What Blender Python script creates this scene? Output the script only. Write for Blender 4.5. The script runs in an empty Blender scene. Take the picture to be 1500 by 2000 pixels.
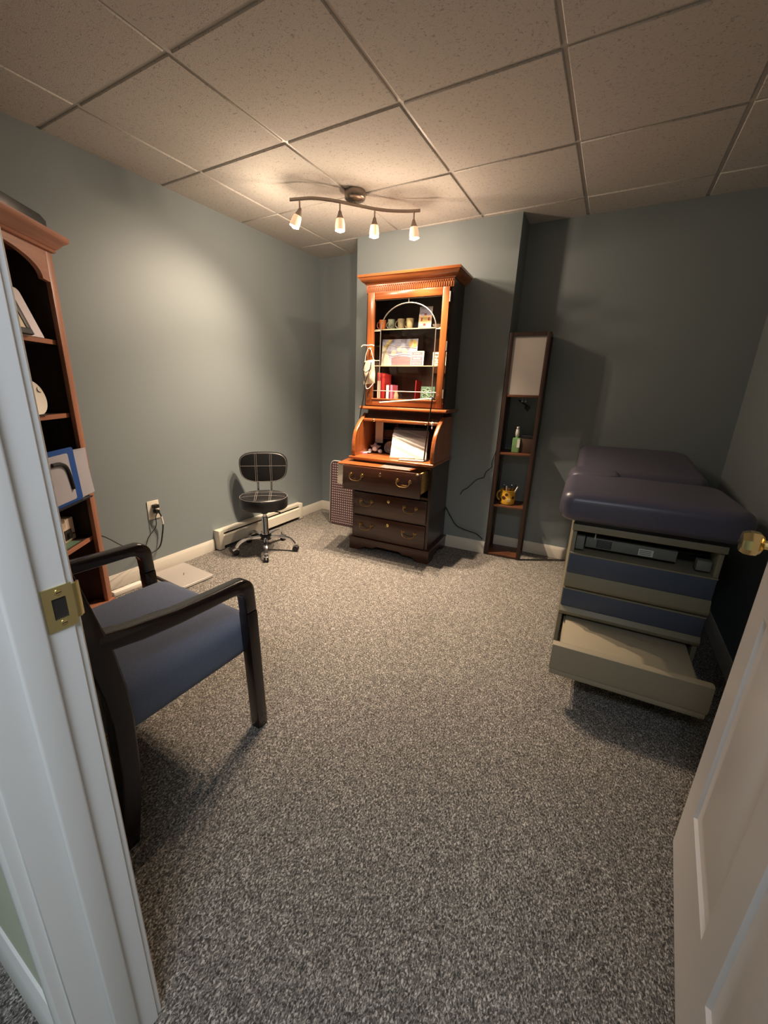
import bpy, bmesh, math, random
from mathutils import Vector, Matrix
PI = math.pi
rad = math.radians
C = bpy.context.scene.collection
sc = bpy.context.scene
random.seed(7)

# ------------------------------------------------------------------ materials
def nt_new(name):
    m = bpy.data.materials.new(name); m.use_nodes = True
    nt = m.node_tree; b = nt.nodes['Principled BSDF']
    return m, nt, b

def lin(c):
    return tuple(((v / 255) / 12.92 if v / 255 <= 0.04045 else ((v / 255 + 0.055) / 1.055) ** 2.4) for v in c)

def plain(name, rgb, rough=0.5, metal=0.0, var=0.06, vscale=14.0, bump=0.0, bscale=200.0, spec=0.5, coat=0.0):
    m, nt, b = nt_new(name)
    c = lin(rgb)
    tc = nt.nodes.new('ShaderNodeTexCoord')
    n = nt.nodes.new('ShaderNodeTexNoise'); n.inputs['Scale'].default_value = vscale; n.inputs['Detail'].default_value = 4
    nt.links.new(tc.outputs['Object'], n.inputs['Vector'])
    r = nt.nodes.new('ShaderNodeValToRGB')
    r.color_ramp.elements[0].color = tuple(max(0, v * (1 - var)) for v in c) + (1,)
    r.color_ramp.elements[1].color = tuple(min(1, v * (1 + var)) for v in c) + (1,)
    nt.links.new(n.outputs['Fac'], r.inputs['Fac'])
    nt.links.new(r.outputs['Color'], b.inputs['Base Color'])
    b.inputs['Roughness'].default_value = rough; b.inputs['Metallic'].default_value = metal
    b.inputs['Specular IOR Level'].default_value = spec
    b.inputs['Coat Weight'].default_value = coat
    if bump:
        n2 = nt.nodes.new('ShaderNodeTexNoise'); n2.inputs['Scale'].default_value = bscale; n2.inputs['Detail'].default_value = 3
        nt.links.new(tc.outputs['Object'], n2.inputs['Vector'])
        bp = nt.nodes.new('ShaderNodeBump'); bp.inputs['Strength'].default_value = bump; bp.inputs['Distance'].default_value = 0.002
        nt.links.new(n2.outputs['Fac'], bp.inputs['Height']); nt.links.new(bp.outputs['Normal'], b.inputs['Normal'])
    return m

def wood(name, dark, light, rough=0.3, axis='X', scale=5.0, coat=0.0, spec=0.5):
    m, nt, b = nt_new(name)
    tc = nt.nodes.new('ShaderNodeTexCoord'); mp = nt.nodes.new('ShaderNodeMapping')
    s = {'X': (0.6, 9, 9), 'Y': (9, 0.6, 9), 'Z': (9, 9, 0.6)}[axis]
    mp.inputs['Scale'].default_value = s
    nt.links.new(tc.outputs['Object'], mp.inputs['Vector'])
    n = nt.nodes.new('ShaderNodeTexNoise'); n.inputs['Scale'].default_value = scale; n.inputs['Detail'].default_value = 7; n.inputs['Distortion'].default_value = 0.6
    nt.links.new(mp.outputs['Vector'], n.inputs['Vector'])
    r = nt.nodes.new('ShaderNodeValToRGB')
    r.color_ramp.elements[0].position = 0.3; r.color_ramp.elements[1].position = 0.72
    r.color_ramp.elements[0].color = lin(dark) + (1,); r.color_ramp.elements[1].color = lin(light) + (1,)
    nt.links.new(n.outputs['Fac'], r.inputs['Fac']); nt.links.new(r.outputs['Color'], b.inputs['Base Color'])
    b.inputs['Roughness'].default_value = rough; b.inputs['Coat Weight'].default_value = coat; b.inputs['Coat Roughness'].default_value = 0.12
    b.inputs['Specular IOR Level'].default_value = spec
    return m

def metal(name, rgb, rough=0.25):
    return plain(name, rgb, rough=rough, metal=1.0, var=0.04)

def glow(name, rgb, strength):
    m, nt, b = nt_new(name)
    b.inputs['Base Color'].default_value = lin(rgb) + (1,)
    b.inputs['Emission Color'].default_value = lin(rgb) + (1,)
    b.inputs['Emission Strength'].default_value = strength
    return m

def glass(name, tint=(1, 1, 1), gloss=0.06, rough=0.02):
    m, nt, b = nt_new(name)
    out = nt.nodes['Material Output']
    t = nt.nodes.new('ShaderNodeBsdfTransparent'); t.inputs['Color'].default_value = tint + (1,)
    g = nt.nodes.new('ShaderNodeBsdfGlossy'); g.inputs['Roughness'].default_value = rough
    lw = nt.nodes.new('ShaderNodeLayerWeight'); lw.inputs['Blend'].default_value = 0.5
    pw = nt.nodes.new('ShaderNodeMath'); pw.operation = 'POWER'; pw.inputs[1].default_value = 4.0
    fr = nt.nodes.new('ShaderNodeMath'); fr.operation = 'MULTIPLY_ADD'; fr.inputs[1].default_value = 0.6; fr.inputs[2].default_value = 0.03
    nt.links.new(lw.outputs['Facing'], pw.inputs[0]); nt.links.new(pw.outputs[0], fr.inputs[0])
    mx = nt.nodes.new('ShaderNodeMixShader')
    nt.links.new(fr.outputs[0], mx.inputs['Fac']); nt.links.new(t.outputs['BSDF'], mx.inputs[1]); nt.links.new(g.outputs['BSDF'], mx.inputs[2])
    nt.links.new(mx.outputs['Shader'], out.inputs['Surface'])
    return m

def carpet_mat():
    m, nt, b = nt_new('carpet_grey_loop')
    tc = nt.nodes.new('ShaderNodeTexCoord')
    mp = nt.nodes.new('ShaderNodeMapping'); mp.inputs['Scale'].default_value = (1.35, 0.8, 1); mp.inputs['Rotation'].default_value = (0, 0, 0.5)
    nt.links.new(tc.outputs['Object'], mp.inputs['Vector'])
    def noise(s, d=2, dist=0.0, r=0.55):
        n = nt.nodes.new('ShaderNodeTexNoise'); n.inputs['Scale'].default_value = s; n.inputs['Detail'].default_value = d
        n.inputs['Distortion'].default_value = dist; n.inputs['Roughness'].default_value = r
        nt.links.new(mp.outputs['Vector'], n.inputs['Vector']); return n
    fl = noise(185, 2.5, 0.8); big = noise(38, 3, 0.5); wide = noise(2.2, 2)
    mix = nt.nodes.new('ShaderNodeMath'); mix.operation = 'MULTIPLY_ADD'
    mix.inputs[1].default_value = 0.22; nt.links.new(big.outputs['Fac'], mix.inputs[0]); 
    sub = nt.nodes.new('ShaderNodeMath'); sub.operation = 'SUBTRACT'; sub.inputs[1].default_value = 0.11
    nt.links.new(fl.outputs['Fac'], sub.inputs[0]); nt.links.new(sub.outputs[0], mix.inputs[2])
    r = nt.nodes.new('ShaderNodeValToRGB'); cr = r.color_ramp
    cr.elements[0].position = 0.36; cr.elements[0].color = CARP[0] + (1,)
    cr.elements[1].position = 0.68; cr.elements[1].color = CARP[3] + (1,)
    e = cr.elements.new(0.47); e.color = CARP[1] + (1,)
    e = cr.elements.new(0.56); e.color = CARP[2] + (1,)
    nt.links.new(mix.outputs[0], r.inputs['Fac'])
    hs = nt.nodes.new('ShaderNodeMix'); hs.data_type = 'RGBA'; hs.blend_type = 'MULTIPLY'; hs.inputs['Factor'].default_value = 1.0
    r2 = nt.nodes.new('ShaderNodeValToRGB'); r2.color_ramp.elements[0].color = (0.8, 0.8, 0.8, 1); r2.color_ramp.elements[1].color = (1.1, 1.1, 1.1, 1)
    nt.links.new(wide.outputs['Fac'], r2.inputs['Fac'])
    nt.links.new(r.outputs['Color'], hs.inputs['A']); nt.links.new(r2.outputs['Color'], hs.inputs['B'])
    nt.links.new(hs.outputs['Result'], b.inputs['Base Color'])
    bp = nt.nodes.new('ShaderNodeBump'); bp.inputs['Strength'].default_value = 0.55; bp.inputs['Distance'].default_value = 0.006
    nt.links.new(mix.outputs[0], bp.inputs['Height']); nt.links.new(bp.outputs['Normal'], b.inputs['Normal'])
    b.inputs['Roughness'].default_value = 0.95; b.inputs['Specular IOR Level'].default_value = 0.1
    return m

def tile_mat():
    m, nt, b = nt_new('ceiling_tile')
    tc = nt.nodes.new('ShaderNodeTexCoord')
    n = nt.nodes.new('ShaderNodeTexNoise'); n.inputs['Scale'].default_value = 240; n.inputs['Detail'].default_value = 3; n.inputs['Roughness'].default_value = 0.6
    n2 = nt.nodes.new('ShaderNodeTexNoise'); n2.inputs['Scale'].default_value = 105; n2.inputs['Detail'].default_value = 4; n2.inputs['Distortion'].default_value = 1.2
    for q in (n, n2): nt.links.new(tc.outputs['Object'], q.inputs['Vector'])
    r = nt.nodes.new('ShaderNodeValToRGB'); cr = r.color_ramp
    cr.elements[0].position = 0.33; cr.elements[0].color = (0.34, 0.315, 0.29, 1)
    cr.elements[1].position = 0.43; cr.elements[1].color = (0.53, 0.50, 0.465, 1)
    nt.links.new(n2.outputs['Fac'], r.inputs['Fac'])
    nt.links.new(r.outputs['Color'], b.inputs['Base Color'])
    bp = nt.nodes.new('ShaderNodeBump'); bp.inputs['Strength'].default_value = 0.35; bp.inputs['Distance'].default_value = 0.003
    nt.links.new(n.outputs['Fac'], bp.inputs['Height']); nt.links.new(bp.outputs['Normal'], b.inputs['Normal'])
    b.inputs['Roughness'].default_value = 0.95; b.inputs['Specular IOR Level'].default_value = 0.1
    return m

CARP = [(0.052, 0.048, 0.043), (0.135, 0.125, 0.112), (0.25, 0.230, 0.204), (0.58, 0.54, 0.485)]
WALL = (131, 140, 143)
MT = {}
def mk():
    MT['carpet'] = carpet_mat(); MT['tile'] = tile_mat()
    MT['grid'] = plain('ceiling_grid_metal', (188, 184, 178), 0.45, var=0.02)
    MT['wall'] = plain('blue_grey_wall_paint', WALL, 0.62, var=0.02, vscale=2, bump=0.08, bscale=260, spec=0.35)
    MT['hallwall'] = plain('pale_green_wall_paint', (206, 212, 192), 0.6, var=0.02)
    MT['white'] = plain('white_trim_paint', (224, 222, 222), 0.38, var=0.015, vscale=6)
    MT['bwhite'] = plain('cream_baseboard_paint', (212, 206, 194), 0.42, var=0.02)
    MT['brass'] = metal('polished_brass', (234, 212, 150), 0.2)
    MT['plate'] = metal('satin_brass_plate', (214, 204, 150), 0.34)
    MT['obrass'] = metal('antique_brass', (150, 118, 72), 0.35)
    MT['cherry'] = wood('cherry_wood', (124, 66, 30), (162, 93, 46), 0.28, 'X', 5, coat=0.5)
    MT['cherryz'] = wood('cherry_wood_upright', (124, 66, 30), (162, 93, 46), 0.28, 'Z', 5, coat=0.5)
    MT['mahog'] = wood('mahogany_drawer_wood', (48, 25, 15), (74, 40, 24), 0.3, 'X', 5, coat=0.4)  # wood colour darkened to carry the shadow on the lower desk
    MT['mahogz'] = wood('mahogany_side_wood', (34, 20, 14), (50, 30, 20), 0.32, 'Z', 5, coat=0.3)  # side wood darkened further, shade of the desk flanks put into the colour
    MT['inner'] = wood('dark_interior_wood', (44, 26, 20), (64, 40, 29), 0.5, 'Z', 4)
    MT['dsides'] = wood('pale_drawer_side_wood', (164, 128, 78), (196, 160, 106), 0.5, 'Y', 5)
    MT['glass'] = glass('cabinet_glass')
    MT['shelfglass'] = glass('glass_shelf_pane', (0.93, 0.97, 0.94))
    MT['gedge'] = plain('glass_shelf_edge', (176, 172, 140), 0.2, var=0.03)
    MT['lead'] = metal('silver_leading', (205, 196, 186), 0.4)
    MT['chrome'] = metal('chrome', (225, 225, 228), 0.12)
    MT['nickel'] = metal('brushed_nickel', (150, 138, 128), 0.34)
    MT['black'] = plain('black_plastic', (22, 22, 24), 0.4)
    MT['leather'] = plain('black_leatherette', (24, 23, 24), 0.36, bump=0.06, bscale=500)
    MT['stitch'] = plain('pale_stitching', (150, 145, 140), 0.8)
    MT['espresso'] = wood('espresso_stained_wood', (20, 11, 12), (34, 20, 19), 0.22, 'Y', 6, coat=0.3)
    MT['espz'] = wood('espresso_stained_upright', (20, 11, 12), (32, 19, 18), 0.25, 'Z', 6, coat=0.2)
    MT['fabric'] = plain('slate_blue_upholstery', (110, 118, 138), 0.9, var=0.12, vscale=150, bump=0.5, bscale=340, spec=0.1)
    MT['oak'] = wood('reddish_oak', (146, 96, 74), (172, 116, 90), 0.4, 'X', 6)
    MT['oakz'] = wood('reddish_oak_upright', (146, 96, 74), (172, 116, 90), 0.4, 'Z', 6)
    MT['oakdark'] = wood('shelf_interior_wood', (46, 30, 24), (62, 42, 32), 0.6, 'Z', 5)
    MT['rustic'] = wood('dark_rustic_wood', (34, 22, 18), (66, 42, 30), 0.45, 'Z', 8)
    MT['rusticx'] = wood('dark_rustic_shelf_wood', (66, 40, 26), (112, 68, 42), 0.4, 'X', 8)
    MT['shade'] = plain('cream_fabric_shade', (186, 178, 172), 0.85, var=0.03, bump=0.1, bscale=600)
    MT['heater'] = plain('cream_enamel', (222, 216, 200), 0.35, var=0.02)
    MT['darkslot'] = plain('dark_metal', (40, 36, 34), 0.6)
    MT['vinyl'] = plain('slate_vinyl', (84, 81, 95), 0.34, var=0.03, bump=0.04, bscale=400)
    MT['taupe'] = plain('taupe_laminate', (128, 121, 100), 0.5, var=0.03)
    MT['taupe2'] = plain('taupe_step_plastic', (150, 140, 118), 0.55, var=0.03)
    MT['navy'] = plain('navy_drawer_laminate', (68, 76, 92), 0.45, var=0.04)
    MT['greym'] = plain('grey_metal_bracket', (112, 112, 106), 0.5)
    MT['paper'] = plain('white_paper', (236, 230, 220), 0.7, var=0.02)
    MT['cream'] = plain('cream_card', (226, 214, 190), 0.7, var=0.03)
    MT['silver'] = plain('silver_lid', (176, 170, 164), 0.38, metal=0.25, var=0.02)
    MT['dark'] = plain('charcoal', (48, 47, 50), 0.5)
    MT['sheetw'] = plain('folded_white_sheet', (196, 189, 182), 0.7, var=0.02)
    MT['greysheet'] = plain('pale_grey_sheet', (172, 170, 180), 0.7)
    MT['grey'] = plain('grey_sheet', (140, 134, 134), 0.6)
    MT['rubber'] = plain('black_rubber', (16, 16, 17), 0.5)
    MT['orange'] = plain('orange_glaze', (206, 118, 66), 0.4)
    MT['sage'] = plain('sage_glaze', (140, 150, 132), 0.4)
    MT['olive'] = plain('khaki_glaze', (150, 138, 108), 0.4)
    MT['sand'] = plain('sand_glaze', (174, 158, 116), 0.4)
    MT['red'] = plain('red_cover', (168, 40, 42), 0.45)
    MT['maroon'] = plain('maroon_cover', (120, 30, 44), 0.45)
    MT['pinkp'] = plain('pink_notes', (238, 120, 150), 0.7)
    MT['pale'] = plain('pale_lilac_plastic', (214, 206, 214), 0.4)
    MT['greyp'] = plain('mauve_grey_plastic', (130, 118, 128), 0.5)
    MT['blue'] = plain('blue_edging', (30, 76, 150), 0.5)
    MT['greenglass'] = plain('green_ornament', (92, 120, 100), 0.35, var=0.2, vscale=60)
    MT['greenlight'] = plain('pale_green_relief', (168, 190, 166), 0.35)
    MT['board'] = plain('dark_brown_print', (74, 54, 56), 0.5)
    MT['heart'] = plain('pale_pink_print', (196, 174, 172), 0.55)
    MT['gold'] = plain('ochre_glaze', (206, 156, 44), 0.35, var=0.25, vscale=45)
    MT['gdark'] = plain('brown_glaze', (70, 40, 24), 0.4)
    MT['bottle'] = plain('green_soap', (112, 150, 100), 0.15, var=0.12, vscale=30)
    MT['pump'] = plain('clear_white_pump', (206, 206, 200), 0.3)
    MT['boxbrown'] = plain('dark_brown_box', (66, 46, 36), 0.55, var=0.2, vscale=20)
    MT['beige'] = plain('beige_enamel', (216, 196, 176), 0.5)
    MT['peach'] = plain('peach_print', (236, 190, 150), 0.7)
    MT['brick'] = plain('brown_red_print', (142, 62, 46), 0.7)
    MT['lav'] = plain('lavender_print', (176, 174, 200), 0.7, var=0.25, vscale=30)
    MT['yell'] = plain('straw_print', (216, 190, 120), 0.7, var=0.15, vscale=40)
    MT['mauve'] = plain('mauve_print', (150, 124, 128), 0.7, var=0.2, vscale=40)
    MT['ink'] = plain('black_ink', (30, 26, 24), 0.7)
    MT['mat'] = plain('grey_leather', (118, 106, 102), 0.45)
    MT['tanback'] = plain('tan_board', (120, 74, 40), 0.6)
    MT['bulb'] = glow('lit_bulb', (255, 240, 220), 20.0)
    MT['frost'] = glow('frosted_lit_glass', (255, 214, 172), 0.62)
    MT['led'] = plain('white_diffuser', (240, 226, 206), 0.4)
    MT['crystal'] = plain('bright_crystal', (240, 232, 224), 0.08, var=0.02, coat=1.0)
mk()

# ------------------------------------------------------------------ mesh builder
class M:
    def __init__(s): s.bm = bmesh.new(); s.mats = []
    def mi(s, m):
        if m not in s.mats: s.mats.append(m)
        return s.mats.index(m)
    def add(s, tb, m, xf=None):
        i = s.mi(m)
        if xf is not None: bmesh.ops.transform(tb, matrix=xf, verts=tb.verts)
        bmesh.ops.recalc_face_normals(tb, faces=tb.faces)
        for f in tb.faces: f.material_index = i
        me = bpy.data.meshes.new('tmp'); tb.to_mesh(me); tb.free()
        s.bm.from_mesh(me); bpy.data.meshes.remove(me); return s
    def box(s, a, b, m, bev=0.0, seg=2, xf=None):
        tb = bmesh.new(); bmesh.ops.create_cube(tb, size=1)
        for v in tb.verts: v.co = Vector([(a[k] + b[k]) / 2 + v.co[k] * (b[k] - a[k]) for k in range(3)])
        if bev: bmesh.ops.bevel(tb, geom=list(tb.edges), offset=bev, segments=seg, affect='EDGES', profile=0.5)
        return s.add(tb, m, xf)
    def prism(s, poly, axis, a, b, m, bev=0.0, seg=2, xf=None):
        # poly: 2D points; axis: extrusion axis; remaining axes in order
        tb = bmesh.new()
        def co(p, t):
            return {'x': (t, p[0], p[1]), 'y': (p[0], t, p[1]), 'z': (p[0], p[1], t)}[axis]
        A = [tb.verts.new(co(p, a)) for p in poly]; B = [tb.verts.new(co(p, b)) for p in poly]
        n = len(poly); fa = tb.faces.new(A); fb = tb.faces.new(B)
        for i in range(n): tb.faces.new((A[i], A[(i + 1) % n], B[(i + 1) % n], B[i]))
        bmesh.ops.recalc_face_normals(tb, faces=tb.faces)
        if bev:
            bmesh.ops.bevel(tb, geom=[e for f in (fa, fb) for e in f.edges], offset=bev, segments=seg, affect='EDGES', profile=0.5)
        return s.add(tb, m, xf)
    def tube(s, pts, r, m, seg=10, closed=False, sq=None, xf=None):
        pts = [Vector(p) for p in pts]; n = len(pts); tb = bmesh.new(); rings = []
        rr = r if isinstance(r, (list, tuple)) else [r] * n
        up = None
        for i, p in enumerate(pts):
            if closed: d = pts[(i + 1) % n] - pts[i - 1]
            else: d = pts[min(i + 1, n - 1)] - pts[max(i - 1, 0)]
            d.normalize()
            if up is None:
                up = Vector((0, 0, 1)) if abs(d.z) < 0.9 else Vector((1, 0, 0))
            u = (up - d * up.dot(d)).normalized(); w = d.cross(u); up = u
            ring = []
            for k in range(seg):
                t = 2 * PI * k / seg
                if sq:
                    cu, cw = sq; q = 5.0
                    ca, sa = math.cos(t), math.sin(t)
                    f = (abs(ca) ** q + abs(sa) ** q) ** (-1 / q)
                    ring.append(tb.verts.new(p + u * cu * ca * f * rr[i] + w * cw * sa * f * rr[i]))
                else: ring.append(tb.verts.new(p + (u * math.cos(t) + w * math.sin(t)) * rr[i]))
            rings.append(ring)
        for i in range(n if closed else n - 1):
            a, b = rings[i], rings[(i + 1) % n]
            for k in range(seg): tb.faces.new((a[k], a[(k + 1) % seg], b[(k + 1) % seg], b[k]))
        if not closed: tb.faces.new(rings[0][::-1]); tb.faces.new(rings[-1])
        return s.add(tb, m, xf)
    def lathe(s, prof, m, c=(0, 0, 0), seg=28, xf=None, cap=True):
        tb = bmesh.new(); rings = []
        for r, z in prof:
            rings.append([tb.verts.new((c[0] + r * math.cos(2 * PI * k / seg), c[1] + r * math.sin(2 * PI * k / seg), c[2] + z)) for k in range(seg)])
        for a, b in zip(rings, rings[1:]):
            for k in range(seg): tb.faces.new((a[k], a[(k + 1) % seg], b[(k + 1) % seg], b[k]))
        if cap: tb.faces.new(rings[0][::-1]); tb.faces.new(rings[-1])
        return s.add(tb, m, xf)
    def ball(s, c, r, m, sc3=(1, 1, 1), seg=16, xf=None):
        tb = bmesh.new(); bmesh.ops.create_uvsphere(tb, u_segments=seg, v_segments=max(6, seg // 2), radius=r)
        for v in tb.verts: v.co = Vector([c[k] + v.co[k] * sc3[k] for k in range(3)])
        return s.add(tb, m, xf)
    def text(s, body, size, m, xf, align='CENTER', depth=0.0004):
        cu = bpy.data.curves.new('t', 'FONT'); cu.body = body; cu.size = size; cu.align_x = align; cu.extrude = depth
        o = bpy.data.objects.new('t', cu); C.objects.link(o)
        dg = bpy.context.evaluated_depsgraph_get(); dg.update()
        me = o.evaluated_get(dg).to_mesh(); tb = bmesh.new(); tb.from_mesh(me); o.evaluated_get(dg).to_mesh_clear()
        bpy.data.objects.remove(o); bpy.data.curves.remove(cu)
        return s.add(tb, m, xf)
    def cushion(s, poly, z0, z1, m, bev=0.03, seg=5, zf=None, crown=0.0):
        # rounded cushion: rings of the outline pulled in towards the top and the bottom
        tb = bmesh.new(); n = len(poly)
        area = sum(poly[i][0] * poly[(i + 1) % n][1] - poly[(i + 1) % n][0] * poly[i][1] for i in range(n)); sg_ = 1 if area > 0 else -1
        nor = []
        for i in range(n):
            k0, k1 = i - 1, (i + 1) % n
            e = Vector((poly[k1][0] - poly[k0][0], poly[k1][1] - poly[k0][1])).normalized(); nor.append(Vector((-e.y, e.x)) * sg_)
        def ring(d, z): return [tb.verts.new((poly[i][0] + nor[i].x * d, poly[i][1] + nor[i].y * d, z)) for i in range(n)]
        rings = []
        for k in range(seg + 1):
            a = PI / 2 * k / seg; rings.append(ring(bev * (1 - math.sin(a)), z0 + bev * (1 - math.cos(a))))
        for k in range(seg + 1):
            a = PI / 2 * k / seg; rings.append(ring(bev * (1 - math.cos(a)), z1 - bev * (1 - math.sin(a))))
        for a, b in zip(rings, rings[1:]):
            for k in range(n): tb.faces.new((a[k], a[(k + 1) % n], b[(k + 1) % n], b[k]))
        tb.faces.new(rings[0][::-1]); tb.faces.new(rings[-1])
        # refine the caps so they can be shaped
        for cx in range(1, 14):
            xs = [p[0] for p in poly]; x = min(xs) + (max(xs) - min(xs)) * cx / 14
            bmesh.ops.bisect_plane(tb, geom=list(tb.verts) + list(tb.edges) + list(tb.faces), plane_co=(x, 0, 0), plane_no=(1, 0, 0))
        for cy in range(1, 14):
            ys = [p[1] for p in poly]; y = min(ys) + (max(ys) - min(ys)) * cy / 14
            bmesh.ops.bisect_plane(tb, geom=list(tb.verts) + list(tb.edges) + list(tb.faces), plane_co=(0, y, 0), plane_no=(0, 1, 0))
        xs = [p[0] for p in poly]; ys = [p[1] for p in poly]
        mx, my = (min(xs) + max(xs)) / 2, (min(ys) + max(ys)) / 2; hx, hy = (max(xs) - min(xs)) / 2, (max(ys) - min(ys)) / 2
        for v in tb.verts:
            if crown and v.co.z > (z0 + z1) / 2:
                v.co.z += crown * max(0, 1 - ((v.co.x - mx) / hx) ** 2) * max(0, 1 - ((v.co.y - my) / hy) ** 2)
            if zf: v.co.z += zf(v.co.x, v.co.y)
        return s.add(tb, m)
    def build(s, name, parent=None, angle=38, loc=None, rotz=None):
        me = bpy.data.meshes.new(name); s.bm.to_mesh(me); s.bm.free()
        for m in s.mats: me.materials.append(m)
        for p in me.polygons: p.use_smooth = True
        me.set_sharp_from_angle(angle=rad(angle))
        o = bpy.data.objects.new(name, me); C.objects.link(o)
        if parent is not None: o.parent = parent
        if loc is not None: o.location = loc
        if rotz is not None: o.rotation_euler[2] = rotz
        return o

def tag(o, label, cat, group=None, kind=None):
    o['label'] = label; o['category'] = cat
    if group: o['group'] = group
    if kind: o['kind'] = kind
    return o
def thing(name, label, cat, loc=(0, 0, 0), rotz=0.0, group=None):
    o = bpy.data.objects.new(name, None); o.empty_display_size = 0.05; C.objects.link(o)
    o.location = loc; o.rotation_euler = (0, 0, rotz)
    return tag(o, label, cat, group)
def struct(name, m):
    o = m.build(name); o['kind'] = 'structure'; return o
def T(x=0, y=0, z=0): return Matrix.Translation((x, y, z))
def RX(a): return Matrix.Rotation(a, 4, 'X')
def RY(a): return Matrix.Rotation(a, 4, 'Y')
def RZ(a): return Matrix.Rotation(a, 4, 'Z')
def arc(cx, cy, r, a0, a1, n): return [(cx + r * math.cos(a0 + (a1 - a0) * i / n), cy + r * math.sin(a0 + (a1 - a0) * i / n)) for i in range(n + 1)]
def rrect(x0, y0, x1, y1, r, n=6):
    rs = r if isinstance(r, (list, tuple)) else [r] * 4
    return (arc(x0 + rs[0], y0 + rs[0], rs[0], PI, 1.5 * PI, n) + arc(x1 - rs[1], y0 + rs[1], rs[1], 1.5 * PI, 2 * PI, n)
            + arc(x1 - rs[2], y1 - rs[2], rs[2], 0, PI / 2, n) + arc(x0 + rs[3], y1 - rs[3], rs[3], PI / 2, PI, n))
def smooth(pts, n=6):
    P = [Vector(p) for p in pts]; out = []
    for i in range(len(P) - 1):
        p0 = P[max(i - 1, 0)]; p1 = P[i]; p2 = P[i + 1]; p3 = P[min(i + 2, len(P) - 1)]
        for k in range(n):
            t = k / n
            out.append(0.5 * ((2 * p1) + (p2 - p0) * t + (2 * p0 - 5 * p1 + 4 * p2 - p3) * t * t + (3 * p1 - p0 - 3 * p2 + p3) * t ** 3))
    out.append(P[-1]); return out

# ------------------------------------------------------------------ the room
CEIL = 2.349; XR = 3.19; YF = 0.222; YH = 0.11; JX = 1.918; JR = 2.80; DH = 2.03
A, TL, CR = 0.345, 0.6096, 4      # ceiling grid origin and pitch
GY = 1.203
HX0, HX1, HY0 = -0.6, 4.2, -2.2
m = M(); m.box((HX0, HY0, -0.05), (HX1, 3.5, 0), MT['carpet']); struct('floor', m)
m = M()
for i in range(-1, 6):
    for j in range(-3, 5):
        x0, x1 = A + i * TL, A + (i + 1) * TL; y0, y1 = GY + j * TL, GY + (j + 1) * TL
        x0, x1, y0, y1 = max(x0, -0.02), min(x1, XR + .02), max(y0, YF - .02), min(y1, 3.4)
        if x1 - x0 > 0.03 and y1 - y0 > 0.03:
            g = 0.0075
            m.box((x0 + g, y0 + g, CEIL), (x1 - g, y1 - g, CEIL + 0.02), MT['tile'], bev=0.004, seg=1)
for i in range(0, 6): m.box((A + i * TL - .012, YF, CEIL + .007), (A + i * TL + .012, 3.4, CEIL + .03), MT['grid'])
for j in range(-1, 5): m.box((-.02, GY + j * TL - .012, CEIL + .0075), (XR + .02, GY + j * TL + .012, CEIL + .03), MT['grid'])
m.box((-.1, YF - .1, CEIL + .03), (XR + .1, 3.5, CEIL + .06), MT['grid'])
struct('ceiling', m)
def slab(name, a, b, mat): mm = M(); mm.box(a, b, mat); return struct(name, mm)
H = CEIL + .03
slab('wall_left', (-.12, YF, 0), (0, 3.5, H), MT['wall'])
slab('wall_back_left', (0, 3.352, 0), (.7, 3.47, H), MT['wall'])
slab('wall_back_right', (1.7, 3.312, 0), (XR, 3.43, H), MT['wall'])
slab('wall_right', (XR, YF, 0), (XR + .12, 3.5, H), MT['wall'])
m = M(); m.prism([(.606, 3.022), (1.815, 3.083), (1.815, 3.42), (.606, 3.46)], 'z', 0, H, MT['wall']); struct('wall_chimney', m)
m = M()
yw = (YH + YF) / 2
for y0, y1, mat in ((YH, yw, MT['hallwall']), (yw, YF, MT['wall'])):
    m.box((HX0, y0, 0), (JX - .02, y1, H), mat); m.box((JR + .02, y0, 0), (HX1, y1, H), mat); m.box((JX - .02, y0, DH + .02), (JR + .02, y1, H), mat)
struct('wall_front', m)
slab('wall_hall_left', (HX0 - .1, HY0, 0), (HX0, YH, H), MT['hallwall'])
slab('wall_hall_right', (HX1, HY0, 0), (HX1 + .1, YH, H), MT['hallwall'])
slab('wall_hall_rear', (HX0, HY0 - .1, 0), (HX1, HY0, H), MT['hallwall'])
slab('ceiling_hall', (HX0, HY0, H), (HX1, YH, H + .05), MT['white'])
# baseboards
def bb_prof(h=.088, d=.014): return [(0, 0), (d, 0), (d, h - .022), (d * .8, h - .016), (d * .62, h - .008), (d * .35, h), (0, h)]
def baseboard(name, p, q, side, mat, h=.088):
    # p->q along the wall; side = unit normal into the room
    p, q, n = Vector(p + (0,)), Vector(q + (0,)), Vector(side + (0,)).normalized()
    d = (q - p); L = d.length; d.normalize()
    xf = Matrix(((d.x, n.x, 0, p.x), (d.y, n.y, 0, p.y), (0, 0, 1, 0), (0, 0, 0, 1)))
    mm = M(); mm.prism([(a, b) for a, b in bb_prof(h)], 'x', 0, L, mat, xf=xf); return struct(name, mm)
baseboard('baseboard_left', (0, YF), (0, 1.945), (1, 0), MT['bwhite'])
baseboard('baseboard_left_far', (0, 2.965), (0, 3.352), (1, 0), MT['bwhite'])
baseboard('baseboard_back_left', (0, 3.352), (.606, 3.352), (0, -1), MT['bwhite'])
baseboard('baseboard_chimney', (.606, 3.022), (1.812, 3.083), (.05, -1), MT['bwhite'], .097)
baseboard('baseboard_back_right', (1.82, 3.312), (XR, 3.312), (0, -1), MT['bwhite'], .092)
baseboard('baseboard_right', (XR, YF), (XR, 3.312), (-1, 0), MT['bwhite'])
baseboard('baseboard_hall', (HX0, YH), (1.865, YH), (0, -1), MT['white'], .125)
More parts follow.
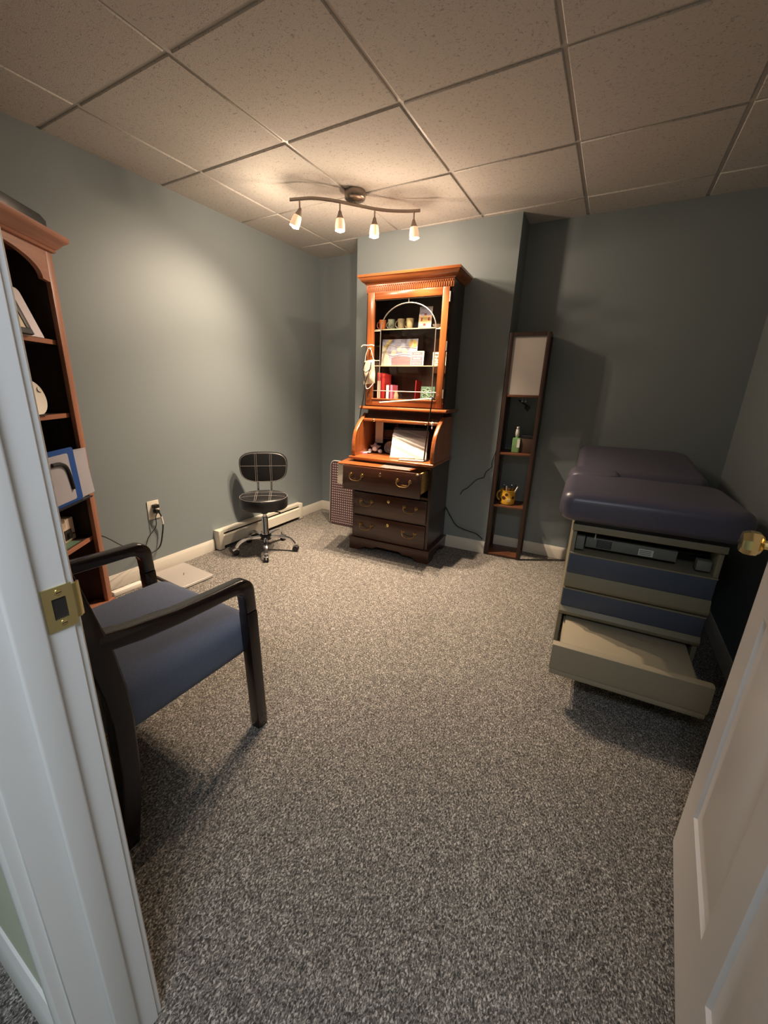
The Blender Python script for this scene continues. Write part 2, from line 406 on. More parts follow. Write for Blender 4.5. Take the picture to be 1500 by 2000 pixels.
# door frame: jamb, stop and casings as one run of trim
m = M()
for (x0, x1, sgn) in ((JX - .02, JX, 1), (JR, JR + .02, -1)):
    m.box((x0, YH - .002, 0), (x1, YF + .002, DH + .02), MT['white'], bev=.0015, seg=1)
    sx0, sx1 = (JX, JX + .010) if sgn > 0 else (JR - .010, JR)
    m.box((sx0, .152, 0), (sx1, .189, DH), MT['white'], bev=.004, seg=3)
    cx = JX - .005 if sgn > 0 else JR + .005
    for (ya, yb) in ((YH, YH - .020), (YF, YF + .014)):
        e = -sgn
        prof = [(cx, ya), (cx, yb + (.004 if yb < ya else -.004)), (cx + e * .006, yb), (cx + e * .02, yb), (cx + e * .03, yb + (.006 if yb < ya else -.004)), (cx + e * .05, yb + (.008 if yb < ya else -.006)), (cx + e * .055, ya)]
        m.prism(prof, 'z', 0, DH + .06, MT['white'])
m.box((JX, YH, DH), (JR, YF, DH + .02), MT['white'])
m.box((JX - .06, YH - .02, DH + .005), (JR + .06, YH, DH + .065), MT['white'], bev=.004)
m.box((JX - .06, YF, DH + .005), (JR + .06, YF + .014, DH + .065), MT['white'], bev=.004)
frame = struct('trim_1', m)
# strike plate on the jamb
SP = M()
y0, y1, z0, z1 = .1925, .2275, .922, .984
hy0, hy1, hz0, hz1 = .202, .2185, .938, .968
xs = JX + .0022
for a, b in (((y0, z0), (y1, hz0)), ((y0, hz1), (y1, z1)), ((y0, hz0), (hy0, hz1)), ((hy1, hz0), (y1, hz1))):
    SP.box((JX - .0005, a[0], a[1]), (xs, b[0], b[1]), MT['plate'])
SP.prism([(JX - .0005, y1), (xs, y1), (xs - .001, y1 + .006), (xs - .006, y1 + .0115), (xs - .0085, y1 + .0105), (xs - .004, y1 + .005)], 'z', z0 + .008, z1 - .003, MT['plate'])
sp = SP.build('strike_plate', frame); sp['label'] = 'brass strike plate'
q = M()
q.box((JX - .012, hy0, hz0), (JX + .0004, hy1, hz1), MT['darkslot']); q.build('latch_hole', frame)
for zc in (.931, .976):
    q = M(); q.lathe([(.0045, 0), (.0042, .0012), (.002, .0018)], MT['brass'], xf=T(xs - .0002, .211, zc) @ RY(PI / 2), seg=16)
    q.box((-.0006, -.003, .0016), (.0006, .003, .0020), MT['darkslot'], xf=T(xs - .0002, .211, zc) @ RY(PI / 2))
    q.build('screw', frame)

# ------------------------------------------------------------------ six panel door
DA = Vector((2.877, 1.185, 0)); dt = Vector((-.0905, -.9959, 0))
ang = math.atan2(dt.y, dt.x)        # local x: from free edge to hinge ; local y = normal
W_, TH, Z0, Z1 = .914, .035, .012, 2.02
cols = [(.106, .402), (.510, .806)]
rows = [(.222, .80), (.985, 1.58), (1.70, 1.90)]
m = M()
xsP = [0, .106, .402, .510, .806, W_]
# stiles, rails full thickness; panels recessed
for a, b in ((0, .106), (.402, .510), (.806, W_)): m.box((a, 0, Z0), (b, TH, Z1), MT['white'])
for a, b in ((Z0, .222), (.80, .985), (1.58, 1.70), (1.90, Z1)):
    for c0, c1 in cols: m.box((c0, 0, a), (c1, TH, b), MT['white'])
for c0, c1 in cols:
    for r0, r1 in rows:
        m.box((c0, .010, r0), (c1, TH - .010, r1), MT['white'])
        for s_ in (0, 1):
            # sloping sticking around the panel and the raised field
            def fy(d): return d if s_ == 0 else TH - d
            tb = bmesh.new()
            def ring(i, d): return [tb.verts.new((x, fy(d), z)) for x, z in ((c0 + i, r0 + i), (c1 - i, r0 + i), (c1 - i, r1 - i), (c0 + i, r1 - i))]
            R0 = ring(0, 0); R1 = ring(.006, .007); R2 = ring(.018, .0095); R3 = ring(.03, .0095); R4 = ring(.055, .003); 
            for a, b in ((R0, R1), (R1, R2), (R2, R3), (R3, R4)):
                for k in range(4): tb.faces.new((a[k], a[(k + 1) % 4], b[(k + 1) % 4], b[k]))
            tb.faces.new(R4)
            m.add(tb, MT['white'])
door = m.build('door_1', angle=20); door['kind'] = 'structure'
door.location = DA; door.rotation_euler[2] = ang
# the visible face looks to -x: local y after rotation
k = M()
kx, kz = .055, .944
NX = RX(-PI / 2) if False else None
# local +y points to +x or -x ?
nl = Matrix.Rotation(ang, 4, 'Z') @ Vector((0, 1, 0)); sg = 1 if nl.x < 0 else -1
door.location = DA + (Vector((-nl.x, -nl.y, 0)) * TH if sg > 0 else Vector((0, 0, 0)))
yb = TH if sg > 0 else 0
def kxf(s): return T(kx, yb if s == sg else (0 if sg > 0 else TH), kz) @ RX(-PI / 2 * (s))
for s in (sg, -sg):
    k.lathe([(.031, 0), (.031, .003), (.026, .006), (.014, .008)], MT['brass'], xf=kxf(s))
    k.lathe([(.0105, .006), (.0105, .028)], MT['brass'], xf=kxf(s), seg=8)
    k.lathe([(.013, .026), (.020, .029), (.0265, .036), (.0275, .046), (.0265, .056), (.022, .064), (.010, .066)], MT['brass'], xf=kxf(s) @ RZ(PI / 8), seg=8)
kk = k.build('door_knob', door, angle=25)
k2 = M(); k2.lathe([(.0045, .0655), (.0045, .068)], MT['darkslot'], xf=kxf(sg), seg=10); k2.build('lock_button', kk)

# ------------------------------------------------------------------ track light
BAR = [(.691, 2.144), (.749, 2.161), (.823, 2.186), (.891, 2.241), (.940, 2.294), (.990, 2.360), (1.040, 2.423), (1.075, 2.467), (1.141, 2.527), (1.221, 2.574), (1.276, 2.596), (1.312, 2.605)]
BZ = 2.278
lt = thing('track_light', 'brushed nickel S-curved track light with four lit frosted spots on the ceiling', 'light', (.992, 2.375, CEIL))
O = Vector((.992, 2.375, CEIL))
def L3(x, y, z): return (x - O.x, y - O.y, z - O.z)
q = M(); q.lathe([(.060, 0), (.062, -.002), (.062, -.034), (.058, -.041), (.045, -.047), (.025, -.051), (.014, -.054), (.012, -.066)], MT['nickel'], c=L3(.992, 2.375, CEIL)); q.build('canopy', lt)
q = M(); q.tube([L3(x, y, BZ) for x, y in [tuple(v[:2]) for v in smooth([(a, b, 0) for a, b in BAR], 4)]], 1.0, MT['nickel'], seg=16, sq=(.0085, .005)); q.build('track_bar', lt)
HEADS = [((.749, 2.161), Vector((-.38, -.2, -1))), ((.940, 2.294), Vector((.02, .0, -1))), ((1.075, 2.467), Vector((0, 0, -1))), ((1.276, 2.596), Vector((.10, .03, -1)))]
LP = []
for (hx, hy), d in HEADS:
    d.normalize()
    q = M(); q.tube([L3(hx, hy, BZ - .004), L3(hx, hy, 2.222)], .0048, MT['nickel']); stem = q.build('lamp_arm', lt)
    rot = Vector((0, 0, -1)).rotation_difference(d).to_matrix().to_4x4()
    xf = T(*L3(hx, hy, 2.222)) @ rot
    q = M(); q.lathe([(.006, .012), (.010, .006), (.013, -.006), (.019, -.022), (.0215, -.030), (.0195, -.030)], MT['nickel'], xf=xf); q.build('socket', stem)
    q = M(); q.lathe([(.0195, -.026), (.0235, -.034), (.027, -.050), (.029, -.070), (.0285, -.090), (.0270, -.090), (.0272, -.070), (.0255, -.052), (.018, -.034)], MT['frost'], xf=xf, cap=False); q.build('glass_shade', stem)
    q = M(); q.ball((0, 0, -.084), .0205, MT['bulb'], (1, 1, .75), xf=xf); q.build('bulb', stem)
    LP.append((O + Vector((xf @ Vector((0, 0, -.112)))), d))

# ------------------------------------------------------------------ secretary desk
DP = Vector((.853, 2.578, 0)); DTH = rad(3.1)
def dw(u, v, z=0): 
    return Vector((DP.x + u * math.cos(DTH) - v * math.sin(DTH), DP.y + u * math.sin(DTH) + v * math.cos(DTH), z))
desk = thing('secretary_desk', 'tall cherry roll-top secretary desk with glass upper cabinet against the chimney wall', 'desk', DP, DTH)
# plinth with ogee bracket feet
def bracket(L):
    return [(0, 0), (.085, 0), (.10, .012), (.125, .03), (.155, .034), (.19, .030), (.215, .038), (.235, .052), (L - .235, .052), (L - .215, .038), (L - .19, .030), (L - .155, .034), (L - .125, .03), (L - .10, .012), (L - .085, 0), (L, 0), (L, .088), (0, .088)]
q = M()
q.prism(bracket(.668), 'y', 0, .022, MT['mahog'])
sidep = [(.022, 0), (.10, 0), (.125, .03), (.16, .046), (.29, .046), (.325, .03), (.35, 0), (.43, 0), (.43, .088), (.022, .088)]
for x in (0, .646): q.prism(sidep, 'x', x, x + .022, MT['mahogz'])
q.box((.022, .41, 0), (.646, .43, .088), MT['mahogz'])
q.prism([(-.004, -.004), (.672, -.004), (.672, .432), (-.004, .432)], 'z', .088, .104, MT['mahog'], bev=.004)
q.build('plinth', desk)
# case
q = M()
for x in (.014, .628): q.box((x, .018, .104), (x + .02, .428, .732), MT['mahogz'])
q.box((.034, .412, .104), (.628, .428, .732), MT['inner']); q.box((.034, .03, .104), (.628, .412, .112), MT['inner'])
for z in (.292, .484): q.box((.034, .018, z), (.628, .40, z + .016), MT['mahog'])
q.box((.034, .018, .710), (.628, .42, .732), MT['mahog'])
q.build('case', desk)
# drawers
def pull(parent, uc, v, zc):
    w = .047
    p = M()
    for s in (-1, 1):
        p.lathe([(.014, 0), (.013, .002), (.006, .004), (.0055, .012), (.007, .016), (.004, .018)], MT['obrass'], xf=T(uc + s * w, v, zc) @ RX(PI / 2), seg=14)
    pts = [(uc - w, v - .013, zc), (uc - w - .002, v - .017, zc - .012), (uc - w + .008, v - .022, zc - .028), (uc - .02, v - .024, zc - .036), (uc + .02, v - .024, zc - .036), (uc + w - .008, v - .022, zc - .028), (uc + w + .002, v - .017, zc - .012), (uc + w, v - .013, zc)]
    p.tube(smooth(pts, 4), .0035, MT['obrass'], seg=8)
    p.build('pull_handle', parent)
def scut(parent, uc, v, zc, key=False):
    p = M(); p.lathe([(.0125, 0), (.0115, .002), (.004, .003)], MT['brass'], xf=T(uc, v, zc) @ Matrix.Diagonal((.85, 1, 1.15, 1)) @ RX(PI / 2), seg=16)
    p.box((uc - .0018, v - .0036, zc - .006), (uc + .0018, v - .0028, zc + .005), MT['darkslot'])
    p.build('escutcheon', parent)
    if key:
        p = M(); p.box((uc - .001, v - .018, zc - .002), (uc + .001, v, zc + .002), MT['brass']); p.lathe([(.008, 0), (.008, .002), (.004, .0024)], MT['brass'], xf=T(uc, v - .024, zc) @ RY(PI / 2), seg=12); p.build('key', parent)
for (z0, z1, v, u0, u1, open_) in ((.107, .288, .004, .028, .628, 0), (.305, .477, .004, .028, .628, 0), (.524, .702, -.13, .008, .620, 1)):
    q = M(); q.box((u0, v, z0), (u1, v + .02, z1), MT['mahog'], bev=.005)
    d = q.build('drawer', desk)
    if open_:
        q = M()
        for x in (u0 + .022, u1 - .034): q.box((x, v + .02, z0 + .015), (x + .012, v + .40, z1 - .012), MT['dsides'])
        q.box((u0 + .03, v + .02, z0 + .02), (u1 - .03, v + .40, z0 + .028), MT['dsides']); q.box((u0 + .03, v + .388, z0 + .02), (u1 - .03, v + .40, z1 - .02), MT['dsides'])
        q.build('drawer_box', d)
    zc = (z0 + z1) / 2 + .012
    pull(d, u0 + .115, v, zc + .012); pull(d, u1 - .125, v, zc + .012)
    scut(d, (u0 + u1) / 2, v, z1 - .042, key=(z0 < .2))
    if open_:
        q = M(); q.ball((u1 - .022, v - .010, z1 - .006), .009, MT['brass'], (1.4, 1, .8)); q.build('knob', d)
# pull-out slide with a thin grey four-sided panel on top
q = M(); q.prism([(-.040, -.128), (.524, -.094), (.550, .10), (-.078, .10)], 'z', .7045, .712, MT['cherry'], bev=.0015, seg=1); sl = q.build('writing_slide', desk)
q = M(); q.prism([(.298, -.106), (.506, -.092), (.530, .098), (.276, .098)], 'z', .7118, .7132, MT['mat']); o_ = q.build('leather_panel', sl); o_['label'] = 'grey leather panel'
# desk top
DT = .752
q = M()
q.box((-.012, -.015, DT - .022), (.662, .430, DT), MT['cherry'], bev=.007, seg=3)
q.build('desktop', desk)
# S-curved sides
cur = [(.016, .752), (.004, .78), (.003, .815), (.007, .855), (.018, .898), (.036, .938), (.072, .977), (.115, 1.010), (.155, 1.035), (.185, 1.058)]
curs = [tuple(v[:2]) for v in smooth([(a, b, 0) for a, b in cur], 5)]
for x in (.012, .634):
    q = M(); q.prism(curs + [(.40, 1.058), (.40, .752)], 'x', x, x + .022, MT['cherryz']); sd = q.build('curved_side', desk)
    q = M(); q.tube([(x + .011, a - .004, b) for a, b in curs], 1.0, MT['cherry'], seg=12, sq=(.006, .0135)); q.build('edge_moulding', sd)
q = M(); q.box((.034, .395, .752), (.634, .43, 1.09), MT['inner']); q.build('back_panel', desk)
# pigeon holes
q = M()
for u in (.10, .24, .38, .52): q.box((u, .30, DT), (u + .01, .395, 1.0), MT['inner'])
for z in (.86, .985): q.box((.034, .30, z), (.634, .395, z + .01), MT['inner'])
for u0, u1 in ((.11, .24), (.25, .38), (.39, .52)): q.box((u0 + .004, .305, .872), (u1 - .004, .33, .935), MT['inner'], bev=.004)
q.build('pigeonholes', desk)
q = M()
for k in range(9):     # the tambour slats, rolled up
    a = .150 + k * .008; q.box((.036, a, 1.018 + k * .0075), (.632, a + .008, 1.0275 + k * .0075), MT['mahog'], bev=.002, seg=1)
q.box((.034, .205, 1.03), (.634, .22, 1.10), MT['mahog'])
tam = q.build('tambour', desk)
q = M(); q.box((.036, .122, 1.004), (.632, .148, 1.026), MT['cherry'], bev=.005, seg=3); tr_ = q.build('tambour_rail', tam)
for u in (.135, .545):
    q = M(); q.lathe([(.004, 0), (.0045, .008), (.009, .012), (.010, .018), (.006, .022)], MT['brass'], xf=T(u, .122, 1.016) @ RX(PI / 2), seg=14); q.build('knob', tam)
# ledge
q = M()
q.prism([(.125, 1.098), (.125, 1.105), (.131, 1.114), (.43, 1.114), (.43, 1.09), (.14, 1.09)], 'x', .0, .680, MT['cherry'], bev=.002); q.build('ledge', desk)
# upper case
q = M()
UZ0, UZ1 = 1.114, 1.935
for x in (.018, .636): q.box((x, .18, UZ0), (x + .018, .43, UZ1), MT['mahogz'])
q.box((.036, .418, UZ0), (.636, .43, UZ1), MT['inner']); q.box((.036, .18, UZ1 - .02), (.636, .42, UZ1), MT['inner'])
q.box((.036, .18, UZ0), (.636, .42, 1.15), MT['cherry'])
q.build('upper_case', desk)
q = M()
q.box((.018, .168, 1.890), (.654, .182, 1.944), MT['cherry'])
for i in range(40):
    u = .03 + i * .0156
    q.tube([(u, .167, 1.896), (u, .167, 1.922)], .0046, MT['cherry'], seg=8)
    q.ball((u + .0078, .166, 1.930), .005, MT['cherry'], seg=8)
q.build('frieze', desk)
q = M()
cp = [(.0, 1.940), (-.006, 1.944), (-.010, 1.950), (-.022, 1.956), (-.036, 1.972), (-.042, 1.982), (-.048, 1.984), (-.050, 1.996), (-.046, 2.000)]
def crown(u0, u1, v0, v1):
    tb = bmesh.new(); rings = []
    for o, z in cp:
        rings.append([tb.verts.new(p) for p in ((u0 + o, v1, z), (u0 + o, v0 + o, z), (u1 - o, v0 + o, z), (u1 - o, v1, z))])
    for a, b in zip(rings, rings[1:]):
        for k in range(4): tb.faces.new((a[k], a[(k + 1) % 4], b[(k + 1) % 4], b[k]))
    tb.faces.new(rings[0]); tb.faces.new(rings[-1]); return tb
q.add(crown(.016, .656, .168, .432), MT['cherry']); q.build('crown', desk)
# glazed door
q = M()
d0, d1, dz0, dz1 = .034, .632, 1.122, 1.889
g0, g1, gz0, gz1 = .088, .586, 1.174, 1.842
for a, b, mat in (((d0, dz0), (g0, dz1), 'cherryz'), ((g1, dz0), (d1, dz1), 'cherryz'), ((g0, dz0), (g1, gz0), 'cherry'), ((g0, gz1), (g1, dz1), 'cherry')):
    q.box((a[0], .158, a[1]), (b[0], .180, b[1]), MT[mat], bev=.003)
q.box((g0 - .004, .153, gz0 - .010), (g1 + .004, .160, gz0), MT['cherry'], bev=.002)
dr = q.build('glazed_door', desk)
q = M(); q.box((g0 - .004, .172, gz0 - .004), (g1 + .004, .175, gz1 + .004), MT['glass']); q.build('glass_pane', dr)
q = M()
def bar(pts, r=.0032): q.tube([(a, .171, b) for a, b in pts], r, MT['lead'], seg=8)
AU, AR, AZ = .345, .207, 1.640
bar([(AU + AR * math.cos(t), AZ + .172 * math.sin(t)) for t in [PI * k / 24 for k in range(25)]], .004)
bar([(AU, AZ + .172), (AU, gz1)], .004)
for s in (-1, 1): bar([(AU + s * AR, AZ), (AU + s * AR, gz0)])
bar([(g0, AZ), (AU - AR, AZ)]); bar([(AU + AR, AZ), (g1, AZ)])
bar([(g0, 1.228), (g1, 1.228)])
bar([(g0, 1.44), (AU - AR, 1.44)])
bar([(g0, gz1 - .003), (g1, gz1 - .003)], .002)
q.build('leading', dr)
q = M(); q.lathe([(.010, 0), (.009, .003), (.005, .006), (.005, .014), (.010, .018), (.011, .025), (.006, .030)], MT['brass'], xf=T(.066, .158, 1.52) @ RX(PI / 2), seg=16); q.build('door_knob', dr)
for z in (1.83, 1.53, 1.22):
    q = M(); q.tube([(d1 + .006, .160, z - .03), (d1 + .006, .160, z + .03)], .005, MT['lead'], seg=8); q.build('hinge', dr)
# glass shelves
for z in (1.648, 1.402):
    q = M(); q.box((.038, .195, z), (.634, .415, z + .006), MT['shelfglass']); s_ = q.build('glass_shelf', desk)
    q = M(); q.box((.038, .1935, z - .0005), (.634, .1955, z + .0065), MT['gedge']); q.build('shelf_edge', s_)

# things in the glazed cabinet
def on(name, label, cat, u, v, z, rz=0.0, group=None):
    return thing(name, label, cat, dw(u, v, z), DTH + rz, group)
def L2(x, y):
    d = Vector((x - DP.x, y - DP.y)); return (d.x * math.cos(DTH) + d.y * math.sin(DTH), -d.x * math.sin(DTH) + d.y * math.cos(DTH))
S1, S2, S0 = 1.6545, 1.4085, 1.150
mugs = [(.947, 'orange', 'orange coffee mug with looped handle, first in the row of mugs on glass shelf', 'orange mug'), (1.021, 'sage', 'grey-green coffee mug beside the orange one on the upper glass shelf', ''), (1.099, 'olive', 'khaki brown coffee mug, third along on the upper glass shelf', ''), (1.168, 'sand', 'sand yellow coffee mug, last of the row beside the printed card', '')]
for x, mt, lab, _ in mugs:
    u, v = L2(x, 2.845)
    t = on('coffee_mug', lab, 'mug', u, v, S1, 0, 'mugs on the upper glass shelf')
    q = M(); q.lathe([(.019, 0), (.022, .004), (.0245, .03), (.0275, .070), (.0262, .070), (.0235, .032), (.018, .006)], MT[mt], seg=24); q.build('cup', t)
    hw = -1
    q = M(); q.tube([(hw * (.022 + .022 * math.sin(a)), -.002 if mt in ('orange', 'olive') else .012, .036 + .023 * math.cos(a)) for a in [PI * k / 12 for k in range(13)]], .0036, MT[mt], seg=8); q.build('handle', t)
def card(name, lab, cat, x, y, z, w, h, th=.003, lean=8, mat='paper', rz=0.0):
    u, v = L2(x, y); t = on(name, lab, cat, u, v, z, rz)
    xf = RX(rad(-lean))
    q = M(); q.box((-w / 2, 0, 0), (w / 2, th, h), MT[mat], xf=xf); q.build('card', t)
    return t, xf
t, xf = card('printed_card', 'upright cream card printed with small brown squares, beside the mugs', 'card', 1.280, 2.845, S1, .094, .145, mat='cream')
q = M()
q.box((-.040, -.0006, .082), (.040, 0, .140), MT['lav'], xf=xf); q.box((-.042, -.0007, .035), (.042, 0, .086), MT['peach'], xf=xf)
q.box((-.022, -.0010, .045), (.018, 0, .085), MT['yell'], xf=xf)
for x, z, w, h in ((-.030, .050, .010, .022), (.022, .052, .010, .022), (-.010, .088, .018, .012), (-.012, .020, .020, .014)): q.box((x, -.0014, z), (x + w, 0, z + h), MT['brick'], xf=xf)
q.build('print', t)
u, v = L2(1.385, 2.82)
t = on('ceramic_dish', 'small white dish at the right end of the upper glass shelf', 'dish', u, v, S1)
q = M(); q.lathe([(.016, 0), (.024, .006), (.032, .018), (.030, .018), (.020, .007), (.004, .005)], MT['paper'], seg=20); q.build('bowl', t)
# plain abstract swirl picture
t, xf = card('abstract_picture', 'large lavender and cream abstract picture card on the middle glass shelf', 'picture', 1.072, 2.878, S2, .285, .190, .003, 5, 'lav')
q = M()
q.prism([(-.14, .0), (-.06, .0), (-.075, .05), (-.10, .11), (-.115, .14), (-.14, .15)], 'y', -.0006, 0, MT['cream'], xf=xf)
q.prism([(-.055, .0), (.125, .0), (.125, .055), (.06, .07), (-.01, .072), (-.06, .06)], 'y', -.0006, 0, MT['mauve'], xf=xf)
q.prism([(-.13, .135), (-.09, .188), (-.06, .188), (-.10, .13)], 'y', -.0007, 0, MT['yell'], xf=xf)
for cx, cz, r in ((-.045, .095, .020), (.0, .118, .018), (.045, .105, .022), (.105, .155, .034)):
    q.prism([(cx + r * math.cos(2 * PI * k / 20), cz + r * .9 * math.sin(2 * PI * k / 20)) for k in range(20)], 'y', -.0009, 0, MT['yell' if r > .03 else 'cream'], xf=xf)
q.prism([(.095 + .016 * math.cos(2 * PI * k / 16), .152 + .02 * math.sin(2 * PI * k / 16)) for k in range(16)], 'y', -.0012, 0, MT['peach'], xf=xf)
for pts in ([(-.11, -.0012, .165), (-.03, -.0012, .140), (.06, -.0012, .135), (.135, -.0012, .125)], [(-.12, -.0012, .10), (-.05, -.0012, .075), (.03, -.0012, .085), (.12, -.0012, .075)], [(-.12, -.0012, .005), (-.10, -.0012, .09), (-.085, -.0012, .14)]):
    q.tube(smooth(pts, 5), .0016, MT['paper'], seg=6, xf=xf)
q.build('print', t)
t, xf = card('lettered_sign', 'small framed sign lettered AMAZING NURSE in front of the abstract picture', 'sign', 1.243, 2.835, S2, .098, .100, .012, 4, 'greyp')
q = M()
for a, b in (((-.049, 0), (-.045, .1)), ((.040, 0), (.049, .1)), ((-.049, .094), (.049, .1)), ((-.049, 0), (.049, .005))): q.box((a[0], -.001, a[1]), (b[0], 0, b[1]), MT['cream'], xf=xf)
for s, size, z in (('A TRULY', .011, .080), ('AMAZING', .0165, .062), ('NURSE', .0185, .043), ('IS HARD TO FIND', .0088, .030), ('AND FORGET', .011, .014)):
    q.text(s, size, MT['paper'], xf @ T(-.003, -.0006, z) @ RX(PI / 2))
q.build('lettering', t)
t, xf = card('lettered_block', 'cream block with black cursive lettering, half hidden by the door frame', 'sign', 1.412, 2.835, S2, .10, .090, .012, 3, 'cream')
q = M()
for s, z in (('peace', .068), ('laugh', .048), ('to our', .027), ('I love', .009)): q.text(s, .021, MT['ink'], xf @ T(-.040, -.0006, z) @ RX(PI / 2), align='LEFT')
q.build('lettering', t)
u, v = L2(1.36, 2.985)
t = on('wooden_panel', 'tan board standing behind the lettered block against the cabinet back', 'board', u, .405, 1.365)
q = M(); q.prism(rrect(-.06, 0, .08, .24, .015), 'y', -.006, .004, MT['tanback']); q.build('board', t)
# books on the cabinet floor
def book(x, w, h, d, mt, lab, lean=0.0, y=2.815):
    u, v = L2(x, y); t = on('book', lab, 'book', u, v, S0, 0, 'books standing on the cabinet floor')
    xf = RY(lean)
    q = M(); q.box((-w / 2, 0, 0), (-w / 2 + .002, d, h), MT[mt], xf=xf); q.box((w / 2 - .002, 0, 0), (w / 2, d, h), MT[mt], xf=xf); q.box((-w / 2, 0, 0), (w / 2, .003, h), MT[mt], bev=.001, xf=xf); q.build('cover', t)
    q = M(); q.box((-w / 2 + .002, .003, .003), (w / 2 - .002, d - .003, h - .003), MT['paper'], xf=xf); q.build('pages', t)
    return t, xf
t, xf = book(.950, .034, .208, .13, 'red', 'tallest book, red with a cream spine panel, at the left of the cabinet floor')
q = M(); q.box((-.014, -.0012, .006), (.012, 0, .150), MT['cream'], xf=xf); q.build('spine_label', t)
book(.984, .026, .200, .12, 'red', 'plain red book directly right of the cream-panelled red book')
t, xf = book(1.026, .030, .126, .10, 'maroon', 'short maroon book with a white spine panel on the cabinet floor')
q = M(); q.box((-.013, -.0012, .004), (.008, 0, .120), MT['paper'], xf=xf); q.build('spine_label', t)
book(1.055, .018, .122, .10, 'pinkp', 'thin short pink book right of the maroon one')
u, v = L2(1.09, 2.83)
t = on('small_jar', 'small olive jar right of the short books on the cabinet floor', 'jar', u, v, S0)
q = M(); q.lathe([(.016, 0), (.018, .01), (.018, .05), (.012, .062), (.012, .075)], MT['olive'], seg=18); q.build('body', t)
t, xf = book(1.250, .006, .158, .11, 'red', 'very thin red booklet standing alone in the middle of the cabinet floor', rad(1.5))
t, xf = card('green_plaque', 'square green plaque with pale leaf relief at lower right of the cabinet', 'plaque', 1.352, 2.80, S0, .104, .118, .010, 6, 'greenglass')
q = M()
for (cx, cz, r) in ((-.02, .05, .018), (.015, .07, .02), (.0, .095, .012), (.028, .04, .014), (-.03, .085, .012), (-.008, .03, .014)):
    pts = [(cx + r * math.cos(a) * (1 + .25 * math.sin(3 * a)), -.001, cz + r * math.sin(a)) for a in [2 * PI * k / 20 for k in range(20)]]
    q.tube(pts, .002, MT['greenlight'], seg=6, closed=True, xf=xf)
q.build('relief', t)
u, v = L2(1.262, 2.84)
q = M(); q.ball((0, 0, .006), .006, MT['crystal'], seg=12); q.build('marble', loc=dw(u, .27, S0)); tag(bpy.data.objects['marble'], 'tiny white ball beside the thin red booklet', 'ball')

# things inside the roll-top
DB = on('document_stand', 'tilted stand with folded pale sheets and a dark top bar on desk', 'document stand', .430, .095, DT, rad(14))
lean = RX(rad(-27))
q = M(); q.prism(rrect(-.135, .0, .135, .245, [.004, .004, .022, .022]), 'y', 0, .006, MT['dark'], xf=lean); q.build('board', DB)
q = M(); q.box((-.134, -.002, .002), (.132, 0, .195), MT['sheetw'], xf=lean); q.box((-.134, -.005, .002), (.130, -.002, .158), MT['sheetw'], xf=lean); q.box((-.134, -.0075, .002), (.129, -.005, .092), MT['sheetw'], xf=lean); q.build('sheets', DB)
q = M(); q.box((-.130, -.0015, .172), (.131, -.0005, .225), MT['grey'], xf=lean); q.box((-.133, -.0026, .168), (.132, -.0020, .196), MT['grey'], xf=lean); q.build('grey_sheet', DB)
for x in (-.10, 0, .10):
    q = M(); q.lathe([(.004, 0), (.004, .002), (.002, .003)], MT['black'], xf=lean @ T(x, 0, .236) @ RX(PI / 2), seg=12); q.build('screw', DB)
q = M(); q.box((-.134, -.022, 0), (.05, 0, .018), MT['cream'], bev=.002); q.box((-.10, .06, 0), (.10, .14, .008), MT['dark'], bev=.002); q.prism([(.10, .0), (.14, .0), (.118, .17)], 'x', -.01, .01, MT['dark']); q.build('base', DB)
t = on('folded_tablet', 'slim grey slab lying flat in front of the document stand', 'tablet', .47, .045, DT, rad(14))
q = M(); q.box((-.085, -.030, 0), (.095, .018, .009), MT['grey'], bev=.002); q.build('body', t)
t = on('desk_lamp', 'slim black desk lamp with a long pale horizontal arm in front of cabinet', 'lamp', .556, .088, DT)
q = M(); q.prism([(-.09, -.02), (.02, -.028), (.03, .02), (-.02, .03)], 'z', 0, .008, MT['black'], bev=.002); q.build('base', t)
q = M(); q.tube([(0, 0, .008), (.012, 0, .22), (.032, .0, .432)], [.006, .0045, .004], MT['black'], seg=10); q.build('pole', t)
q = M(); q.lathe([(.010, -.008), (.010, .008)], MT['dark'], xf=T(.032, 0, .436) @ RX(PI / 2), seg=16); q.build('joint', t)
q = M(); q.tube([(.032, -.012, .436), (-.362, -.012, .396)], 1.0, MT['led'], seg=12, sq=(.0045, .006)); q.tube([(-.362, -.012, .396), (-.372, -.012, .395)], 1.0, MT['brick'], seg=12, sq=(.0045, .006)); q.build('light_arm', t)
q = M(); q.box((-.034, 0, -.085), (.034, .001, .0), MT['cream']); q.box((-.033, -.001, -.168), (.034, 0, -.078), MT['cream'])
q.build('note_strip', loc=dw(.094, .292, .994), rotz=DTH); tag(bpy.data.objects['note_strip'], 'two pale notes taped in a column on the pigeonholes', 'notes')
t = on('star_ornament', 'pale star shaped ornament with round feet on the desk', 'ornament', .098, .225, DT)
st = []
for k in range(10):
    a = PI / 2 + k * PI / 5; r = .050 if k % 2 == 0 else .026
    st.append((r * math.cos(a), .046 + r * math.sin(a) * .85))
q = M(); q.prism(st, 'y', -.012, .012, MT['greyp'], bev=.004); q.build('star', t)
q = M(); q.lathe([(.020, 0), (.019, .006), (.010, .010)], MT['pale'], xf=T(0, -.011, .034) @ RX(PI / 2), seg=18); q.build('disc', t)
for x in (-.044, .044):
    q = M(); q.ball((x, -.004, .017), .017, MT['pale']); q.build('foot', t)
q = M(); q.box((-.012, -.012, 0), (.012, .012, .024), MT['pale'], bev=.003); q.build('white_block', loc=dw(.030, .235, DT), rotz=DTH); tag(bpy.data.objects['white_block'], 'tiny white block left of the star ornament', 'block')
t = on('tilted_dish', 'pale rounded dish leaning behind the star ornament and the stand', 'dish', .215, .262, DT)
